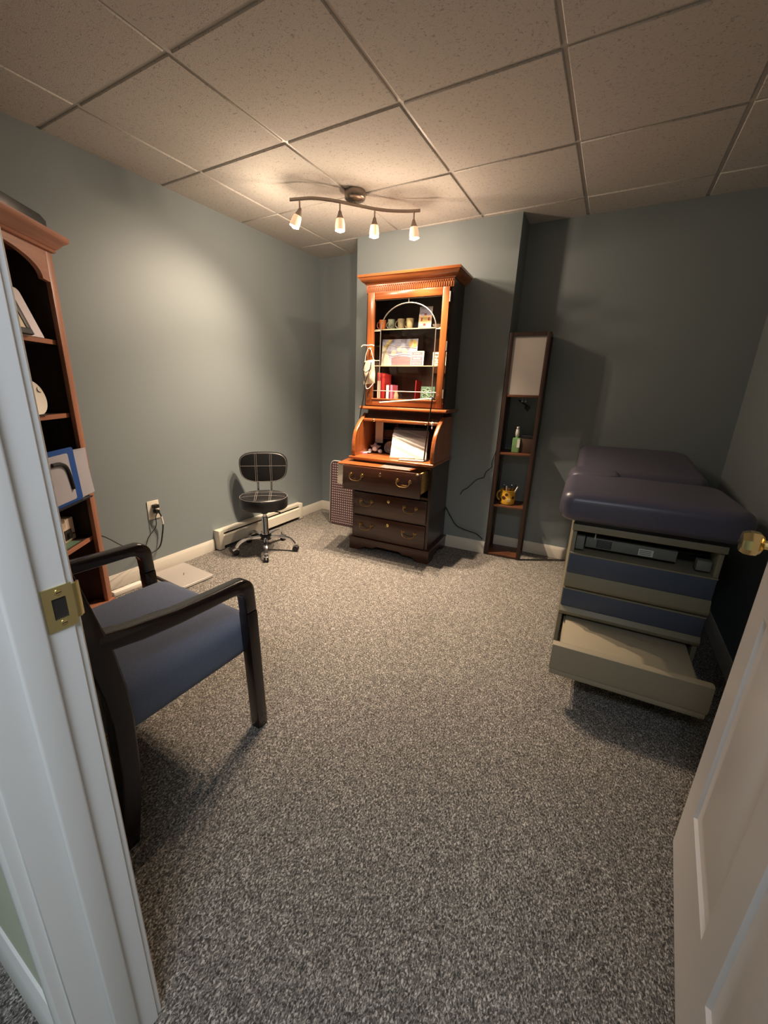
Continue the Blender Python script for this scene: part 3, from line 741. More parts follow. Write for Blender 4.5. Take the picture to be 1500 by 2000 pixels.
q = M(); q.lathe([(.012, 0), (.035, .008), (.048, .026), (.046, .027), (.033, .011), (.004, .005)], MT['grey'], xf=T(0, .0, .046) @ RX(rad(68)), seg=24); q.build('bowl', t)
t = on('sticky_notes', 'pink and white sticky note pads on the left corner of the desk', 'notes', .020, .160, DT, rad(25))
q = M(); q.box((-.036, -.040, 0), (.036, .036, .008), MT['pinkp'], bev=.001); q.build('pink_pad', t)
q = M(); q.box((-.020, -.020, .0085), (.062, .036, .0105), MT['paper']); q.build('white_pad', t)
t = on('white_container', 'narrow white container at the right end inside the roll-top', 'container', .598, .215, DT)
q = M(); q.lathe([(.020, 0), (.022, .004), (.022, .10), (.016, .112), (.012, .114), (.012, .132)], MT['pale'], seg=20); q.build('body', t)
q = M(); q.lathe([(.014, .132), (.014, .150), (.010, .153)], MT['black'], seg=16); q.build('cap', t)
t = on('crystal_ornament', 'small bright hanging crystal at the right end of the tambour rail', 'ornament', .592, .112, 1.0)
q = M(); q.ball((0, 0, .018), .012, MT['crystal'], (1, 1, 1.2), seg=8); q.ball((0, 0, -.010), .006, MT['crystal'], (1, 1, 1.8), seg=8); q.build('crystal', t, angle=10)
q = M(); q.tube([(0, 0, .03), (0, .006, .05)], .0012, MT['brass'], seg=6); q.build('loop', t)

# things hanging on the desk
t = on('face_mask', 'cream cloth face mask hanging from the cabinet door knob', 'mask', .072, .148, 1.27)
q = M()
tb = bmesh.new(); nx, nz = 8, 12; g = []
for i in range(nx + 1):
    col = []
    for j in range(nz + 1):
        a = i / nx; b_ = j / nz
        x = -.045 + .085 * a + .010 * (1 - b_) * (a); z = .0 + .165 * b_ + .012 * a
        y = -.012 - .016 * math.sin(PI * a) * math.sin(PI * b_) + .003 * math.sin(9 * b_ + 4 * a)
        col.append(tb.verts.new((x, y, z)))
    g.append(col)
for i in range(nx):
    for j in range(nz): tb.faces.new((g[i][j], g[i + 1][j], g[i + 1][j + 1], g[i][j + 1]))
r_ = bmesh.ops.solidify(tb, geom=tb.faces[:], thickness=.002)
q.add(tb, MT['cream']); q.build('cloth', t)
q = M(); q.tube(smooth([(-.038, -.012, .158), (-.028, -.020, .205), (-.010, -.022, .245), (.0, -.022, .252), (.014, -.022, .24), (.026, -.018, .20), (.032, -.012, .168)], 5), .0022, MT['paper'], seg=6); q.build('ear_loop', t)
q = M(); q.tube(smooth([(-.03, -.012, .002), (-.018, -.016, -.028), (.008, -.018, -.022), (.034, -.012, .008)], 5), .0024, MT['paper'], seg=6); q.build('ear_loop', t)
q = M(); q.tube(smooth([(-.058, -.004, -.006), (-.040, -.004, .004), (-.006, -.006, .002), (.030, -.004, .004), (.046, -.004, -.002)], 5), .0042, MT['cream'], seg=8)
q.build('clip_hook', loc=dw(.066, .128, 1.538), rotz=DTH); tag(bpy.data.objects['clip_hook'], 'cream bow shaped hook lying across the cabinet door knob', 'hook')
t = on('stethoscope', 'black stethoscope hanging over the face mask beside the cabinet', 'stethoscope', .05, .125, 1.05)
q = M()
q.tube(smooth([(-.006, -.006, .375), (-.018, -.010, .33), (-.010, -.012, .29), (-.004, -.012, .255), (-.001, -.012, .22), (-.008, -.010, .15), (-.022, -.006, .08), (-.034, -.004, .04), (-.046, .0, -.03)], 6), .0042, MT['rubber'], seg=8)
q.tube(smooth([(.046, -.010, .375), (.040, -.014, .33), (.022, -.014, .285), (.004, -.012, .245), (-.001, -.012, .22)], 6), .0036, MT['rubber'], seg=8)
q.build('tube', t)
q = M(); q.tube(smooth([(-.017, -.012, .325), (.008, -.020, .305), (.038, -.014, .325)], 6), .0028, MT['rubber'], seg=8); q.build('spring', t)
q = M(); q.box((-.020, 0, -.150), (.022, .001, 0), MT['cream'], xf=RY(rad(3))); q.build('hanging_card', loc=dw(-.018, -.116, .703), rotz=DTH); tag(bpy.data.objects['hanging_card'], 'blank pale card hanging at left of the open top drawer', 'card')

# ------------------------------------------------------------------ heart patterned board leaning behind the desk
fb = thing('patterned_board', 'dark folding board printed with pale hearts and white edge, left of desk', 'board', (.36, 2.985, 0), rad(3))
bl = RX(rad(-3))
q = M(); q.prism(rrect(0, 0, .47, .60, .04), 'y', 0, .012, MT['board'], xf=bl)
hp = [(0, -.010), (.0045, -.0045), (.0085, .0005), (.0085, .005), (.006, .0075), (.003, .0072), (0, .004), (-.003, .0072), (-.006, .0075), (-.0085, .005), (-.0085, .0005), (-.0045, -.0045)]
for i in range(14):
    for j in range(25):
        cx = .026 + i * .0222; cz = .028 + j * .0228
        q.prism([(cx + a * .78, cz + b * .78) for a, b in hp], 'y', -.0006, 0, MT['heart'], xf=bl)
q.build('panel', fb)
q = M(); pts = [(a, .006, b) for a, b in rrect(0, 0, .47, .60, .04)]; q.tube(pts, .006, MT['paper'], seg=8, closed=True, xf=bl); q.build('white_edging', fb)

# ------------------------------------------------------------------ shelf floor lamp
fl = thing('shelf_lamp', 'tall narrow dark wood floor lamp with shelves in the right recess', 'floor lamp', (1.824, 3.06, 0), rad(4))
LW, LD, LH, PW = .264, .222, 1.635, .026
for x in (0, LW - PW):
    for y in (0, LD - PW):
        q = M(); q.box((x, y, 0), (x + PW, y + PW, LH), MT['rustic'], bev=.002); q.build('post', fl)
for z in (.004, .402, .802, 1.212):
    q = M(); q.box((PW * .2, .004, z), (LW - PW * .2, LD - .004, z + .016), MT['rusticx'], bev=.002); q.build('shelf', fl)
q = M()
for y in (0, LD - PW): q.box((PW, y, LH - .024), (LW - PW, y + PW, LH), MT['rustic'])
for x in (0, LW - PW): q.box((x, PW, LH - .024), (x + PW, LD - PW, LH), MT['rustic'])
q.build('top_frame', fl)
q = M(); q.box((.022, .012, 1.229), (LW - .022, .016, LH - .022), MT['shade']); q.box((.022, LD - .016, 1.229), (LW - .022, LD - .012, LH - .022), MT['shade'])
for x in (.012, LW - .016): q.box((x, .018, 1.229), (x + .004, LD - .018, LH - .022), MT['shade'])
o_ = q.build('lamp_shade', fl); o_['label'] = 'cream fabric shade'
for dx in (-.008, .010):
    q = M(); q.tube([(LW * .52 + dx, .08, 1.212), (LW * .52 + dx * 1.4, .08, 1.188)], .0014, MT['lead'], seg=6); q.ball((LW * .52 + dx * 1.4, .08, 1.184), .006, MT['pump'], seg=10); q.build('pull_chain', fl)
q = M(); q.tube(smooth([(.09, .20, 1.19), (.13, .19, 1.165), (.155, .19, 1.15), (.15, .19, 1.13), (.165, .19, 1.115)], 5), .005, MT['black'], seg=8); q.box((.140, .18, 1.125), (.175, .20, 1.150), MT['black'], bev=.004); o_ = q.build('switch_cord', fl)
t = thing('soap_bottle', 'green soap bottle with a pale pump top on the middle lamp shelf', 'bottle', (1.945, 3.135, .818))
q = M(); q.prism(rrect(-.030, -.018, .030, .018, .012), 'z', 0, .108, MT['bottle'], bev=.005, seg=3); q.lathe([(.012, .106), (.011, .118)], MT['bottle'], seg=14); q.build('bottle', t)
q = M(); q.lathe([(.010, .118), (.013, .122), (.015, .145), (.012, .168), (.009, .176), (.011, .188)], MT['pump'], seg=16); q.tube([(0, 0, .182), (.0, -.022, .180), (.0, -.03, .174)], .0045, MT['pump'], seg=8); q.build('pump', t)
q = M(); q.box((.008, -.0186, .04), (.027, -.0180, .10), MT['pump']); q.build('label_strip', t)
t = thing('brown_box', 'dark brown square box beside the soap bottle on the lamp shelf', 'box', (2.022, 3.175, .818), rad(4))
q = M(); q.box((-.048, -.04, 0), (.046, .04, .118), MT['boxbrown'], bev=.002); q.build('body', t)
q = M(); q.box((-.050, -.042, .108), (.048, .042, .130), MT['black'], bev=.002); q.build('lid', t)
t = thing('yellow_mug', 'ochre painted mug full of pens on the low lamp shelf', 'mug', (1.930, 3.145, .418))
q = M(); q.lathe([(.046, 0), (.054, .006), (.057, .03), (.056, .07), (.053, .10), (.057, .112), (.054, .112), (.050, .10), (.052, .07), (.052, .03), (.04, .01)], MT['gold'], seg=32)
for a, z, r in ((-1.9, .055, .016), (-1.2, .04, .017), (-2.4, .035, .015), (-.6, .06, .013), (-1.55, .082, .012)):
    q.lathe([(r, 0), (r * .9, .002), (r * .3, .003)], MT['gdark'] if r < .0165 else MT['yell'], xf=T(.0545 * math.cos(a), .0545 * math.sin(a), z) @ RZ(a) @ RY(PI / 2), seg=14)
q.build('cup', t)
q = M(); q.tube([(-.052 - .026 * math.sin(a), -.01, .062 + .036 * math.cos(a)) for a in [PI * k / 12 for k in range(13)]], .006, MT['gold'], seg=8); q.build('handle', t)
for i, (dx, dy, lx, ly, mt, lab) in enumerate(((-.02, -.01, -.15, -.1, 'black', 'leftmost black pen leaning in the ochre mug'), (-.004, -.018, -.05, -.2, 'pump', 'white pen standing in the ochre mug'), (.014, .0, .1, .0, 'black', 'black pen upright in the middle of the ochre mug'), (.022, -.012, .42, -.1, 'paper', 'pale pen leaning far right in the ochre mug'), (.012, .018, .30, .1, 'dark', 'dark grey pen behind the others in the ochre mug'))):
    q = M(); q.tube([(0, 0, 0), (lx * .135, ly * .135, .135)], .0042, MT[mt], seg=8); q.ball((lx * .136, ly * .136, .136), .0045, MT['pump' if mt == 'black' else 'dark'], seg=8)
    o_ = q.build('pen', loc=(1.930 + dx * .55, 3.145 + dy * .55, .430)); tag(o_, lab, 'pen', 'pens in the ochre mug')
# cords on the chimney wall
def cwy(x): return 3.022 + (x - .606) * .0505
def cord(name, lab, pts, r, mat='rubber'):
    b = Vector(pts[-1]); q = M(); q.tube([p - b for p in smooth(pts, 6)], r, MT[mat], seg=8); o = q.build(name, loc=b); return tag(o, lab, 'cord')
cord('lamp_cord', 'thin dark wavy cord on the wall between desk and shelf lamp', [(x, cwy(x) - .006, z) for x, z in ((1.822, .83), (1.797, .733), (1.80, .70), (1.765, .66), (1.757, .638), (1.748, .612), (1.70, .59), (1.66, .545), (1.63, .511), (1.60, .490), (1.581, .454))], .0026)
cord('black_cable', 'thicker black cord sagging from the desk to the shelf lamp base', [(x, cwy(x) - d, z) for x, d, z in ((1.47, .012, .34), (1.521, .02, .269), (1.575, .028, .204), (1.642, .028, .178), (1.70, .028, .168), (1.748, .028, .158), (1.80, .036, .125))], .0042)

# ------------------------------------------------------------------ rolling stool
stc = Vector((.333, 2.172, 0))
face = Vector((2.512 - .333, -2.172)).normalized(); fa = math.atan2(face.y, face.x) - rad(4)
stl = thing('rolling_stool', 'black padded rolling stool with low backrest and chrome base by the heater', 'stool', stc, fa + PI / 2)   # local -y faces the camera
q = M(); q.lathe([(.02, .352), (.150, .352), (.172, .356), (.178, .366), (.178, .428), (.174, .438), (.160, .447), (.10, .453), (.0005, .455)], MT['leather'], seg=40); seat = q.build('seat', stl)
q = M()
def seatz(x, y): r = min(.172, math.hypot(x, y)); return .4565 - .0095 * (r / .16) ** 3
for o in (-.052, .052):
    for e in (-.006, .006):
        L = math.sqrt(.170 ** 2 - (o) ** 2)
        q.tube([(o + e, -L + 2 * L * k / 14, seatz(o + e, -L + 2 * L * k / 14)) for k in range(15)], .0009, MT['stitch'], seg=6)
        if e > 0: q.tube([(-L + 2 * L * k / 14, o, seatz(o, -L + 2 * L * k / 14)) for k in range(15)], .0009, MT['stitch'], seg=6)
q.tube([(.175 * math.cos(a), .175 * math.sin(a), .4385) for a in [2 * PI * k / 48 for k in range(48)]], .0011, MT['stitch'], seg=6, closed=True)
q.build('stitching', seat)
BY, BZc, BW, BH = .165, .632, .182, .118
tb_poly = []
for k in range(48):
    a = 2 * PI * k / 48; n_ = 3.4
    f = (abs(math.cos(a)) ** n_ + abs(math.sin(a)) ** n_) ** (-1 / n_)
    zz = math.sin(a) * f * BH; xx = math.cos(a) * f * BW * (1 + .05 * (zz / BH) - .04 * (zz / BH) ** 2)
    tb_poly.append((xx, zz + BZc))
q = M(); q.prism(tb_poly, 'y', BY - .03, BY + .028, MT['leather'], bev=.016, seg=4); bk = q.build('backrest', stl)
q = M()
q.tube([(a * .955, BY - .0285, (b - BZc) * .945 + BZc) for a, b in tb_poly], .0011, MT['stitch'], seg=6, closed=True)
for o in (-.056, .056):
    for e in (-.006, .006): q.tube([(o + e, BY - .031, BZc - BH * .93), (o + e, BY - .031, BZc + BH * .93)], .0009, MT['stitch'], seg=6)
q.tube([(-BW * .94, BY - .031, BZc + .012), (BW * .94, BY - .031, BZc + .012)], .0010, MT['stitch'], seg=6)
q.build('stitching', bk)
q = M()
for x in (-.052, .052): q.tube(smooth([(x, .06, .35), (x, .150, .352), (x, .188, .39), (x, .192, .46), (x, .190, .60)], 5), .0085, MT['chrome'], seg=10)
q.build('back_bracket', stl)
q = M(); q.lathe([(.030, .125), (.030, .150), (.0245, .16), (.0245, .27), (.022, .275), (.014, .276), (.014, .352)], MT['chrome'], seg=24); col = q.build('gas_column', stl)
q = M(); q.lathe([(.016, .300), (.026, .303), (.028, .318), (.018, .34), (.05, .352)], MT['black'], seg=20); q.tube([(.02, 0, .325), (.10, -.03, .318), (.12, -.035, .315)], .005, MT['black'], seg=8); q.build('lever_collar', col)
q = M(); q.lathe([(.034, .088), (.044, .095), (.044, .128), (.030, .136)], MT['black'], seg=24); q.build('hub', stl)
offs = fa + PI / 2
for wa in (-46, 26, 98, 170, 242):
    a = rad(wa) - offs; ca, sa = math.cos(a), math.sin(a)
    def P(r, z): return (ca * r, sa * r, z)
    q = M(); q.tube([Vector(p) for p in smooth([P(.03, .112), P(.10, .118), P(.165, .112), P(.205, .092), P(.228, .062)], 5)], 1.0, MT['chrome'], seg=14, sq=(.010, .014)); lg = q.build('leg', stl)
    q = M(); q.tube([P(.228, .07), P(.228, .045)], .008, MT['chrome'], seg=10)
    for s in (-1, 1):
        c_ = Vector(P(.236, .0235)) + Vector((-sa, ca, 0)) * s * .011
        q.lathe([(.010, -.007), (.0235, -.006), (.0235, .006), (.010, .007)], MT['black'], xf=T(*c_) @ RZ(a) @ RX(PI / 2), seg=20)
    q.tube([P(.215, .042), P(.222, .050), P(.240, .050), P(.256, .040)], 1.0, MT['chrome'], seg=10, sq=(.003, .016)); q.build('caster', lg)

# ------------------------------------------------------------------ baseboard heater
ht = thing('baseboard_heater', 'long low cream baseboard heater on the left wall behind the stool', 'heater', (0, 1.955, 0))
HL, HD, HZ = 1.0, .062, .158
q = M()
q.prism([(0, .012), (.004, .012), (.004, HZ - .006), (.050, HZ - .006), (.050, HZ - .022), (.054, HZ - .022), (.054, HZ), (0, HZ)], 'y', .02, HL - .02, MT['heater'])
q.build('back_cover', ht)
q = M(); q.prism([(.052, .030), (.058, .030), (.058, .108), (.046, .120), (.043, .118), (.052, .104)], 'y', .02, HL - .02, MT['heater']); q.build('front_panel', ht)
for y in (0, HL - .045):
    q = M(); q.box((0, y, .006), (HD, y + .045, HZ + .002), MT['heater'], bev=.003); q.build('end_cap', ht)
q = M(); q.box((.008, .05, .05), (.040, HL - .05, .10), MT['darkslot'])
for k in range(60): q.box((.006, .05 + k * .0150, .045), (.043, .052 + k * .0150, .108), MT['darkslot'])
q.build('heating_fins', ht)

# ------------------------------------------------------------------ outlet, plug, cords, laptop
t = thing('wall_outlet', 'white wall outlet with a black plug low on the left wall', 'outlet', (0, 1.503, .437))
q = M(); q.box((0, -.040, -.062), (.006, .040, .062), MT['heater'], bev=.002)
q.build('cover_plate', t)
for z in (-.026, .026):
    q = M(); q.prism(rrect(-.015, z - .017, .015, z + .017, .008), 'x', .006, .0085, MT['heater'])
    for y in (-.006, .006): q.box((.0084, y - .001, z - .002), (.0088, y + .001, z + .008), MT['darkslot'])
    q.build('socket', t)
PL = Vector((.0086, 1.507, .452))
t = thing('power_plug', 'black stacked plug and thick cord with a white tag in the wall outlet', 'plug', PL)
q = M(); q.box((0, -.016, .0), (.032, .018, .024), MT['rubber'], bev=.004); q.box((0, -.012, -.034), (.034, .016, -.012), MT['rubber'], bev=.004); q.build('plug_body', t)
q = M(); q.tube([Vector(p) - PL for p in smooth([(.042, 1.512, .425), (.045, 1.519, .41), (.038, 1.533, .375), (.032, 1.537, .33), (.03, 1.527, .27), (.03, 1.495, .183), (.03, 1.42, .15), (.035, 1.385, .09), (.06, 1.37, .02), (.11, 1.385, .008)], 6)], .0045, MT['rubber'], seg=8); cb = q.build('cable', t)
q = M(); q.tube([Vector(p) - PL for p in [(.040, 1.5265, .392), (.036, 1.535, .352), (.0335, 1.537, .335)]], .0065, MT['paper'], seg=10); q.build('tag', cb)
cord('thin_cable', 'thin black cord looping from the wall outlet to the low bookcase shelf', [(.040, 1.505, .422), (.036, 1.492, .395), (.03, 1.488, .33), (.03, 1.43, .272), (.035, 1.40, .225), (.06, 1.34, .215), (.12, 1.25, .275), (.18, 1.17, .34), (.225, 1.10, .405), (.262, 1.035, .455), (.225, .965, .478)], .0028)
lp = thing('laptop', 'closed silver laptop lying on the carpet beside the baseboard', 'laptop', (.215, 1.52, 0), rad(-3))
q = M(); q.prism(rrect(-.165, -.115, .165, .115, .012), 'z', .004, .012, MT['silver'], bev=.0015, seg=1); q.build('base', lp)
q = M(); q.prism(rrect(-.165, -.115, .165, .115, .012), 'z', .0128, .020, MT['silver'], bev=.0015, seg=1); ld = q.build('lid', lp)
q = M(); q.tube(smooth([(-.012, .012, .0202), (0, .004, .0202), (.014, -.008, .0202)], 4), .0022, MT['dark'], seg=6); q.build('emblem', ld)
q = M(); q.box((-.14, -.10, 0), (.14, .10, .004), MT['black']); q.build('feet', lp)
q = M(); q.box((-.02, -.09, 0), (.02, .09, .028), MT['paper'], bev=.004); q.build('white_strip', loc=(.098, 1.215, 0)); tag(bpy.data.objects['white_strip'], 'white strip lying on the carpet along the left baseboard', 'strip')

# ------------------------------------------------------------------ armchair
ch = thing('armchair', 'dark espresso armchair with slate blue seat, front left by the doorway', 'armchair', (1.255, .64, 0))
CO = Vector((1.255, .64, 0))
def arm_poly():
    top = [(.395, .672), (.47, .658), (.60, .640), (.72, .634), (.80, .632)] + [(.826 + .058 * math.sin(a), .574 + .058 * math.cos(a)) for a in [PI / 2 * k / 8 for k in range(9)]]
    return top + [(.888, .50), (.842, .50), (.838, .556), (.832, .572), (.818, .584), (.795, .589), (.70, .591), (.60, .594), (.50, .603), (.43, .616), (.38, .626)]
def sh(poly): return [(a - CO.y, b) for a, b in poly]
for x0 in (.945, 1.520):
    xa, xb = x0 - CO.x, x0 + .045 - CO.x
    q = M(); q.prism(sh(arm_poly()), 'x', xa, xb, MT['espresso'], bev=.009, seg=3); q.build('armrest', ch)
    q = M(); q.prism(sh([(.842, .50), (.888, .50), (.906, 0), (.862, 0)]), 'x', xa + .001, xb - .001, MT['espz'], bev=.004); q.build('leg', ch)
    rear = [(.425, .62), (.440, .50), (.444, .41), (.438, .24), (.424, .12), (.403, 0), (.352, 0), (.372, .12), (.386, .24), (.390, .41), (.382, .50), (.362, .62), (.325, .88), (.365, .88)]
    q = M(); q.prism(sh(rear), 'x', xa + .001, xb - .001, MT['espz'], bev=.007, seg=3); q.build('leg', ch)
q = M(); q.cushion(rrect(.994 - CO.x, .40 - CO.y, 1.518 - CO.x, .922 - CO.y, .066, 8), .295, .470, MT['fabric'], bev=.062, seg=8, crown=.014); q.build('seat', ch)
q = M()
q.box((1.08 - CO.x, .50 - CO.y, .284), (1.43 - CO.x, .80 - CO.y, .2955), MT['espz'])
q.build('seat_frame', ch)
q = M(); q.cushion(rrect(-.262, -.02, .262, .02, .015), 0, .34, MT['fabric'], bev=.015, seg=4)
bk_ = q.build('backrest', ch); bk_.location = (0, .382 - CO.y, .50); bk_.rotation_euler = (rad(8), 0, 0)
q = M(); q.box((-.31, -.32, .865), (.31, -.272, .905), MT['espresso'], bev=.012, seg=3); q.build('crest_rail', ch)

# ------------------------------------------------------------------ corner bookcase
bx = Vector((.587, -.809)); BR = math.atan2(bx.y, bx.x)
BP = Vector((.301, 1.028, 0))
bc = thing('bookcase', 'tall reddish oak bookcase with arched top set across the front left corner', 'bookcase', BP, BR)
BWd, BDp, BH2 = .76, .265, 1.77
def bw(u, v, z): 
    return Vector((BP.x + u * math.cos(BR) - v * math.sin(BR), BP.y + u * math.sin(BR) + v * math.cos(BR), z))
for x in (.002, BWd - .020):
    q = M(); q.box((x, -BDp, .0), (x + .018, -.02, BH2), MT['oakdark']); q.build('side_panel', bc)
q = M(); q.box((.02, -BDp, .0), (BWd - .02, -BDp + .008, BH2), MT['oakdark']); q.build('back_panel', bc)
for x in (0, BWd - .042):
    q = M(); q.box((x, -.02, .09), (x + .042, 0, BH2 - .001), MT['oakz'], bev=.002); q.build('stile', bc)
q = M(); q.box((-.012, -BDp, 0), (BWd + .006, .012, .085), MT['oak'], bev=.004); q.prism([(-.012, .082), (-.012, .098), (.004, .103), (BWd - .004, .103), (BWd + .006, .098), (BWd + .006, .082)], 'y', -.08, .008, MT['oak']); q.build('plinth', bc)
mid = BWd / 2
ar = [(.042, 1.644), (.088, 1.648)] + [(mid - (mid - .088) * math.cos(a), 1.652 + .088 * math.sin(a)) for a in [PI * k / 24 for k in range(25)]] + [(BWd - .088, 1.648), (BWd - .042, 1.644), (BWd - .042, BH2), (.042, BH2)]
q = M(); q.prism(ar, 'y', -.02, -.001, MT['oak']); q.build('arched_rail', bc)
q = M()
cpb = [(.0, 1.764), (-.012, 1.766), (-.016, 1.772), (-.012, 1.778), (-.022, 1.783), (-.040, 1.802), (-.056, 1.812), (-.060, 1.816), (-.062, 1.834)]
tb = bmesh.new(); rings = []
for o, z in cpb:
    u0, u1, v1 = o * .75, BWd - o * .3, -o * .9
    rings.append([tb.verts.new(p) for p in ((u0, -BDp, z), (u0, v1, z), (u1, v1, z), (u1, -BDp, z))])
for a, b in zip(rings, rings[1:]):
    for k in range(4): tb.faces.new((a[k], a[(k + 1) % 4], b[(k + 1) % 4], b[k]))
tb.faces.new(rings[0]); tb.faces.new(rings[-1]); q.add(tb, MT['oak']); q.build('crown', bc)
SH = [1.392, 1.074, .692, .454]
for z in SH:
    q = M()
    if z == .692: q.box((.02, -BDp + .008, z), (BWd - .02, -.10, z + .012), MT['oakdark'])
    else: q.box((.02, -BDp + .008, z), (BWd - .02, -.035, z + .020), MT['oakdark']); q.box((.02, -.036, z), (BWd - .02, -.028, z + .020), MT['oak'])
    q.build('shelf', bc)
def onb(name, lab, cat, u, v, z, rz=0.0): return thing(name, lab, cat, bw(u, v, z), BR + rz)
t = onb('black_case', 'flat black case lying on top of the bookcase', 'case', .085, -.115, 1.834)
q = M(); q.prism([(-.105, 0), (.16, 0), (.16, .070), (-.07, .070), (-.105, .056)], 'y', -.11, .105, MT['black'], bev=.003); q.build('body', t)
t = onb('picture_frame', 'dark picture frame with beige print on the top bookcase shelf', 'picture frame', .375, -.004, 1.417)
fx = RX(rad(20)) 
q = M()
for a, b in (((-.17, 0), (.17, .024)), ((-.17, .206), (.17, .23)), ((-.17, .024), (-.145, .206)), ((.145, .024), (.17, .206))): q.box((a[0], -.015, a[1]), (b[0], 0, b[1]), MT['dark'], bev=.002, xf=fx)
q.build('frame', t)
q = M(); q.box((-.146, -.012, .023), (.146, -.004, .207), MT['cream'], xf=fx); q.build('print', t)
t = onb('leaning_panel', 'pale grey panel leaning behind the dark picture frame', 'panel', .325, -.024, 1.4125)
q = M(); q.prism(rrect(-.21, 0, .20, .20, [.004, .004, .02, .02]), 'y', -.008, 0, MT['pale'], xf=RX(rad(20))); q.build('board', t)
t = onb('white_plate', 'round white plate with a dark motif standing on the second bookcase shelf', 'plate', .232, -.05, 1.094)
q = M(); px_ = T(0, 0, .072) @ RX(rad(-80)); q.lathe([(.02, 0), (.045, .001), (.070, .010), (.071, .012), (.044, .004), (.002, .003)], MT['paper'], xf=px_, seg=32); q.build('dish', t)
q = M(); q.tube([(-.055 + .014 * math.cos(a), -.034 + .012 * math.sin(a), .0085) for a in [2 * PI * k / 12 for k in range(12)]], .0015, MT['dark'], seg=6, closed=True, xf=px_); q.build('motif', t)
q = M(); q.box((-.03, -.03, 0), (.03, .03, .006), MT['dark']); q.box((-.03, -.034, 0), (.03, -.028, .05), MT['dark']); q.build('stand', t)
t = onb('file_holder', 'black file holder leaning out of the third bookcase shelf', 'file holder', .20, -.07, .704)
q = M(); q.box((-.10, -.08, 0), (.16, .118, .006), MT['black']); q.box((-.12, -.082, 0), (.16, -.078, .21), MT['black']); q.build('rack', t)
t = onb('blue_clipboard', 'white clipboard with a broad blue border in the file holder', 'clipboard', .292, .034, .7105)
cx_ = RX(rad(2))
q = M(); q.prism(rrect(-.14, 0, .14, .242, .012), 'y', -.004, 0, MT['blue'], xf=cx_); q.build('board', t)
q = M(); q.prism(rrect(-.094, .012, .112, .220, .01), 'y', 0, .0012, MT['greysheet'], xf=cx_); q.build('sheet', t)
q = M(); q.tube(smooth([(-.078, .004, .06), (-.065, .004, .15), (-.03, .004, .18), (.03, .004, .185)], 5), .009, MT['black'], seg=8, xf=cx_); q.build('clip', t)
for i, (u, v, w, h, mt, lab) in enumerate(((.15, .018, .10, .215, 'greysheet', 'white paper sheaf just behind the blue bordered clipboard'), (.145, .000, .11, .222, 'greysheet', 'pale folded papers fanned at the right end of the file holder'))):
    t = onb('paper_sheaf', lab, 'papers', u, v, .7105, rad(-4 - 5 * i))
    q = M()
    for k in range(3): q.box((-w, -.002 + k * .005, 0), (w * .9, -.001 + k * .005, h - k * .012), MT[mt], xf=RX(rad(k * 1.0)) @ RY(rad(2 * k)))
    q.build('sheets', t)
t = onb('cream_device', 'cream boxy device with a black dial on the low bookcase shelf', 'device', .158, -.16, .4745)
q = M(); q.box((-.105, -.07, 0), (.13, .068, .114), MT['beige'], bev=.004); q.box((-.05, -.06, .114), (.08, .04, .122), MT['beige'], bev=.003); q.build('housing', t)
q = M(); q.box((-.075, .066, .012), (-.02, .070, .062), MT['darkslot'], bev=.001); q.lathe([(.015, 0), (.013, .012), (.006, .014)], MT['black'], xf=T(-.05, .069, .036) @ RX(-PI / 2), seg=16); q.box((-.082, .070, .032), (-.05, .080, .039), MT['black']); q.build('dial', t)
t = onb('dark_mat', 'thin dark green mat under the cream device', 'mat', .38, -.13, .4735)
q = M(); q.box((-.28, -.115, .0005), (.30, .085, .0008), MT['greenglass']); q.build('sheet', t)

# ------------------------------------------------------------------ exam table
ET = rad(2.5); EP = Vector((2.453, 1.98, 0))
ex = thing('exam_table', 'medical exam table with slate vinyl pad and pulled out step drawer', 'exam table', EP, ET)
EW, EL = .550, 1.24
q = M()
for x in (0, EW - .018): q.box((x, 0, .03), (x + .018, EL, .686), MT['taupe'], bev=.002)
q.box((.018, EL - .02, .03), (EW - .018, EL, .686), MT['taupe']); q.box((.018, .06, .225), (EW - .018, EL - .02, .24), MT['darkslot'])
q.box((.018, .16, .545), (EW - .018, .18, .67), MT['darkslot']); q.box((.018, .01, .536), (EW - .018, .18, .546), MT['taupe'])
q.box((.0, .0, .655), (EW, EL, .676), MT['taupe'], bev=.002)
q.box((.04, .30, .03), (EW - .04, EL - .02, .22), MT['darkslot'])
q.build('cabinet', ex)
q = M(); q.box((.05, .10, 0), (EW - .05, EL - .06, .035), MT['black']); q.build('base', ex)
q = M(); q.box((-.004, -.016, .654), (EW + .004, .02, .684), MT['taupe'], bev=.003); q.build('top_rail', ex)
q = M(); q.box((.0, -.01, .682), (EW, EL - .02, .712), MT['black'], bev=.004); q.build('pad_board', ex)
q = M()
q.box((.06, .045, .565), (.41, .075, .615), MT['greym'], bev=.003); q.box((.02, .02, .556), (.055, .06, .62), MT['greym'], bev=.003); q.box((EW - .075, .02, .556), (EW - .025, .06, .60), MT['greym'], bev=.003)
q.tube([(.02, .10, .60), (EW - .02, .10, .60)], .012, MT['black'], seg=12)
q.tube([(.095, .04, .61), (.095, .04, .635)], .003, MT['pump'], seg=8)
br = q.build('stirrup_bracket', ex)
q = M(); q.box((.105, .0435, .572), (.165, .0452, .608), MT['dark'])
for z in (.578, .586, .594, .602): q.box((.110, .0428, z), (.160, .0436, z + .002), MT['greym'])
q.build('rating_plate', br)
q = M(); q.box((.27, .0440, .570), (.325, .0452, .600), MT['pump'])
for z in (.575, .583, .591): q.box((.274, .0434, z), (.318, .0442, z + .0035), MT['greym'])
q.build('label_sticker', br)
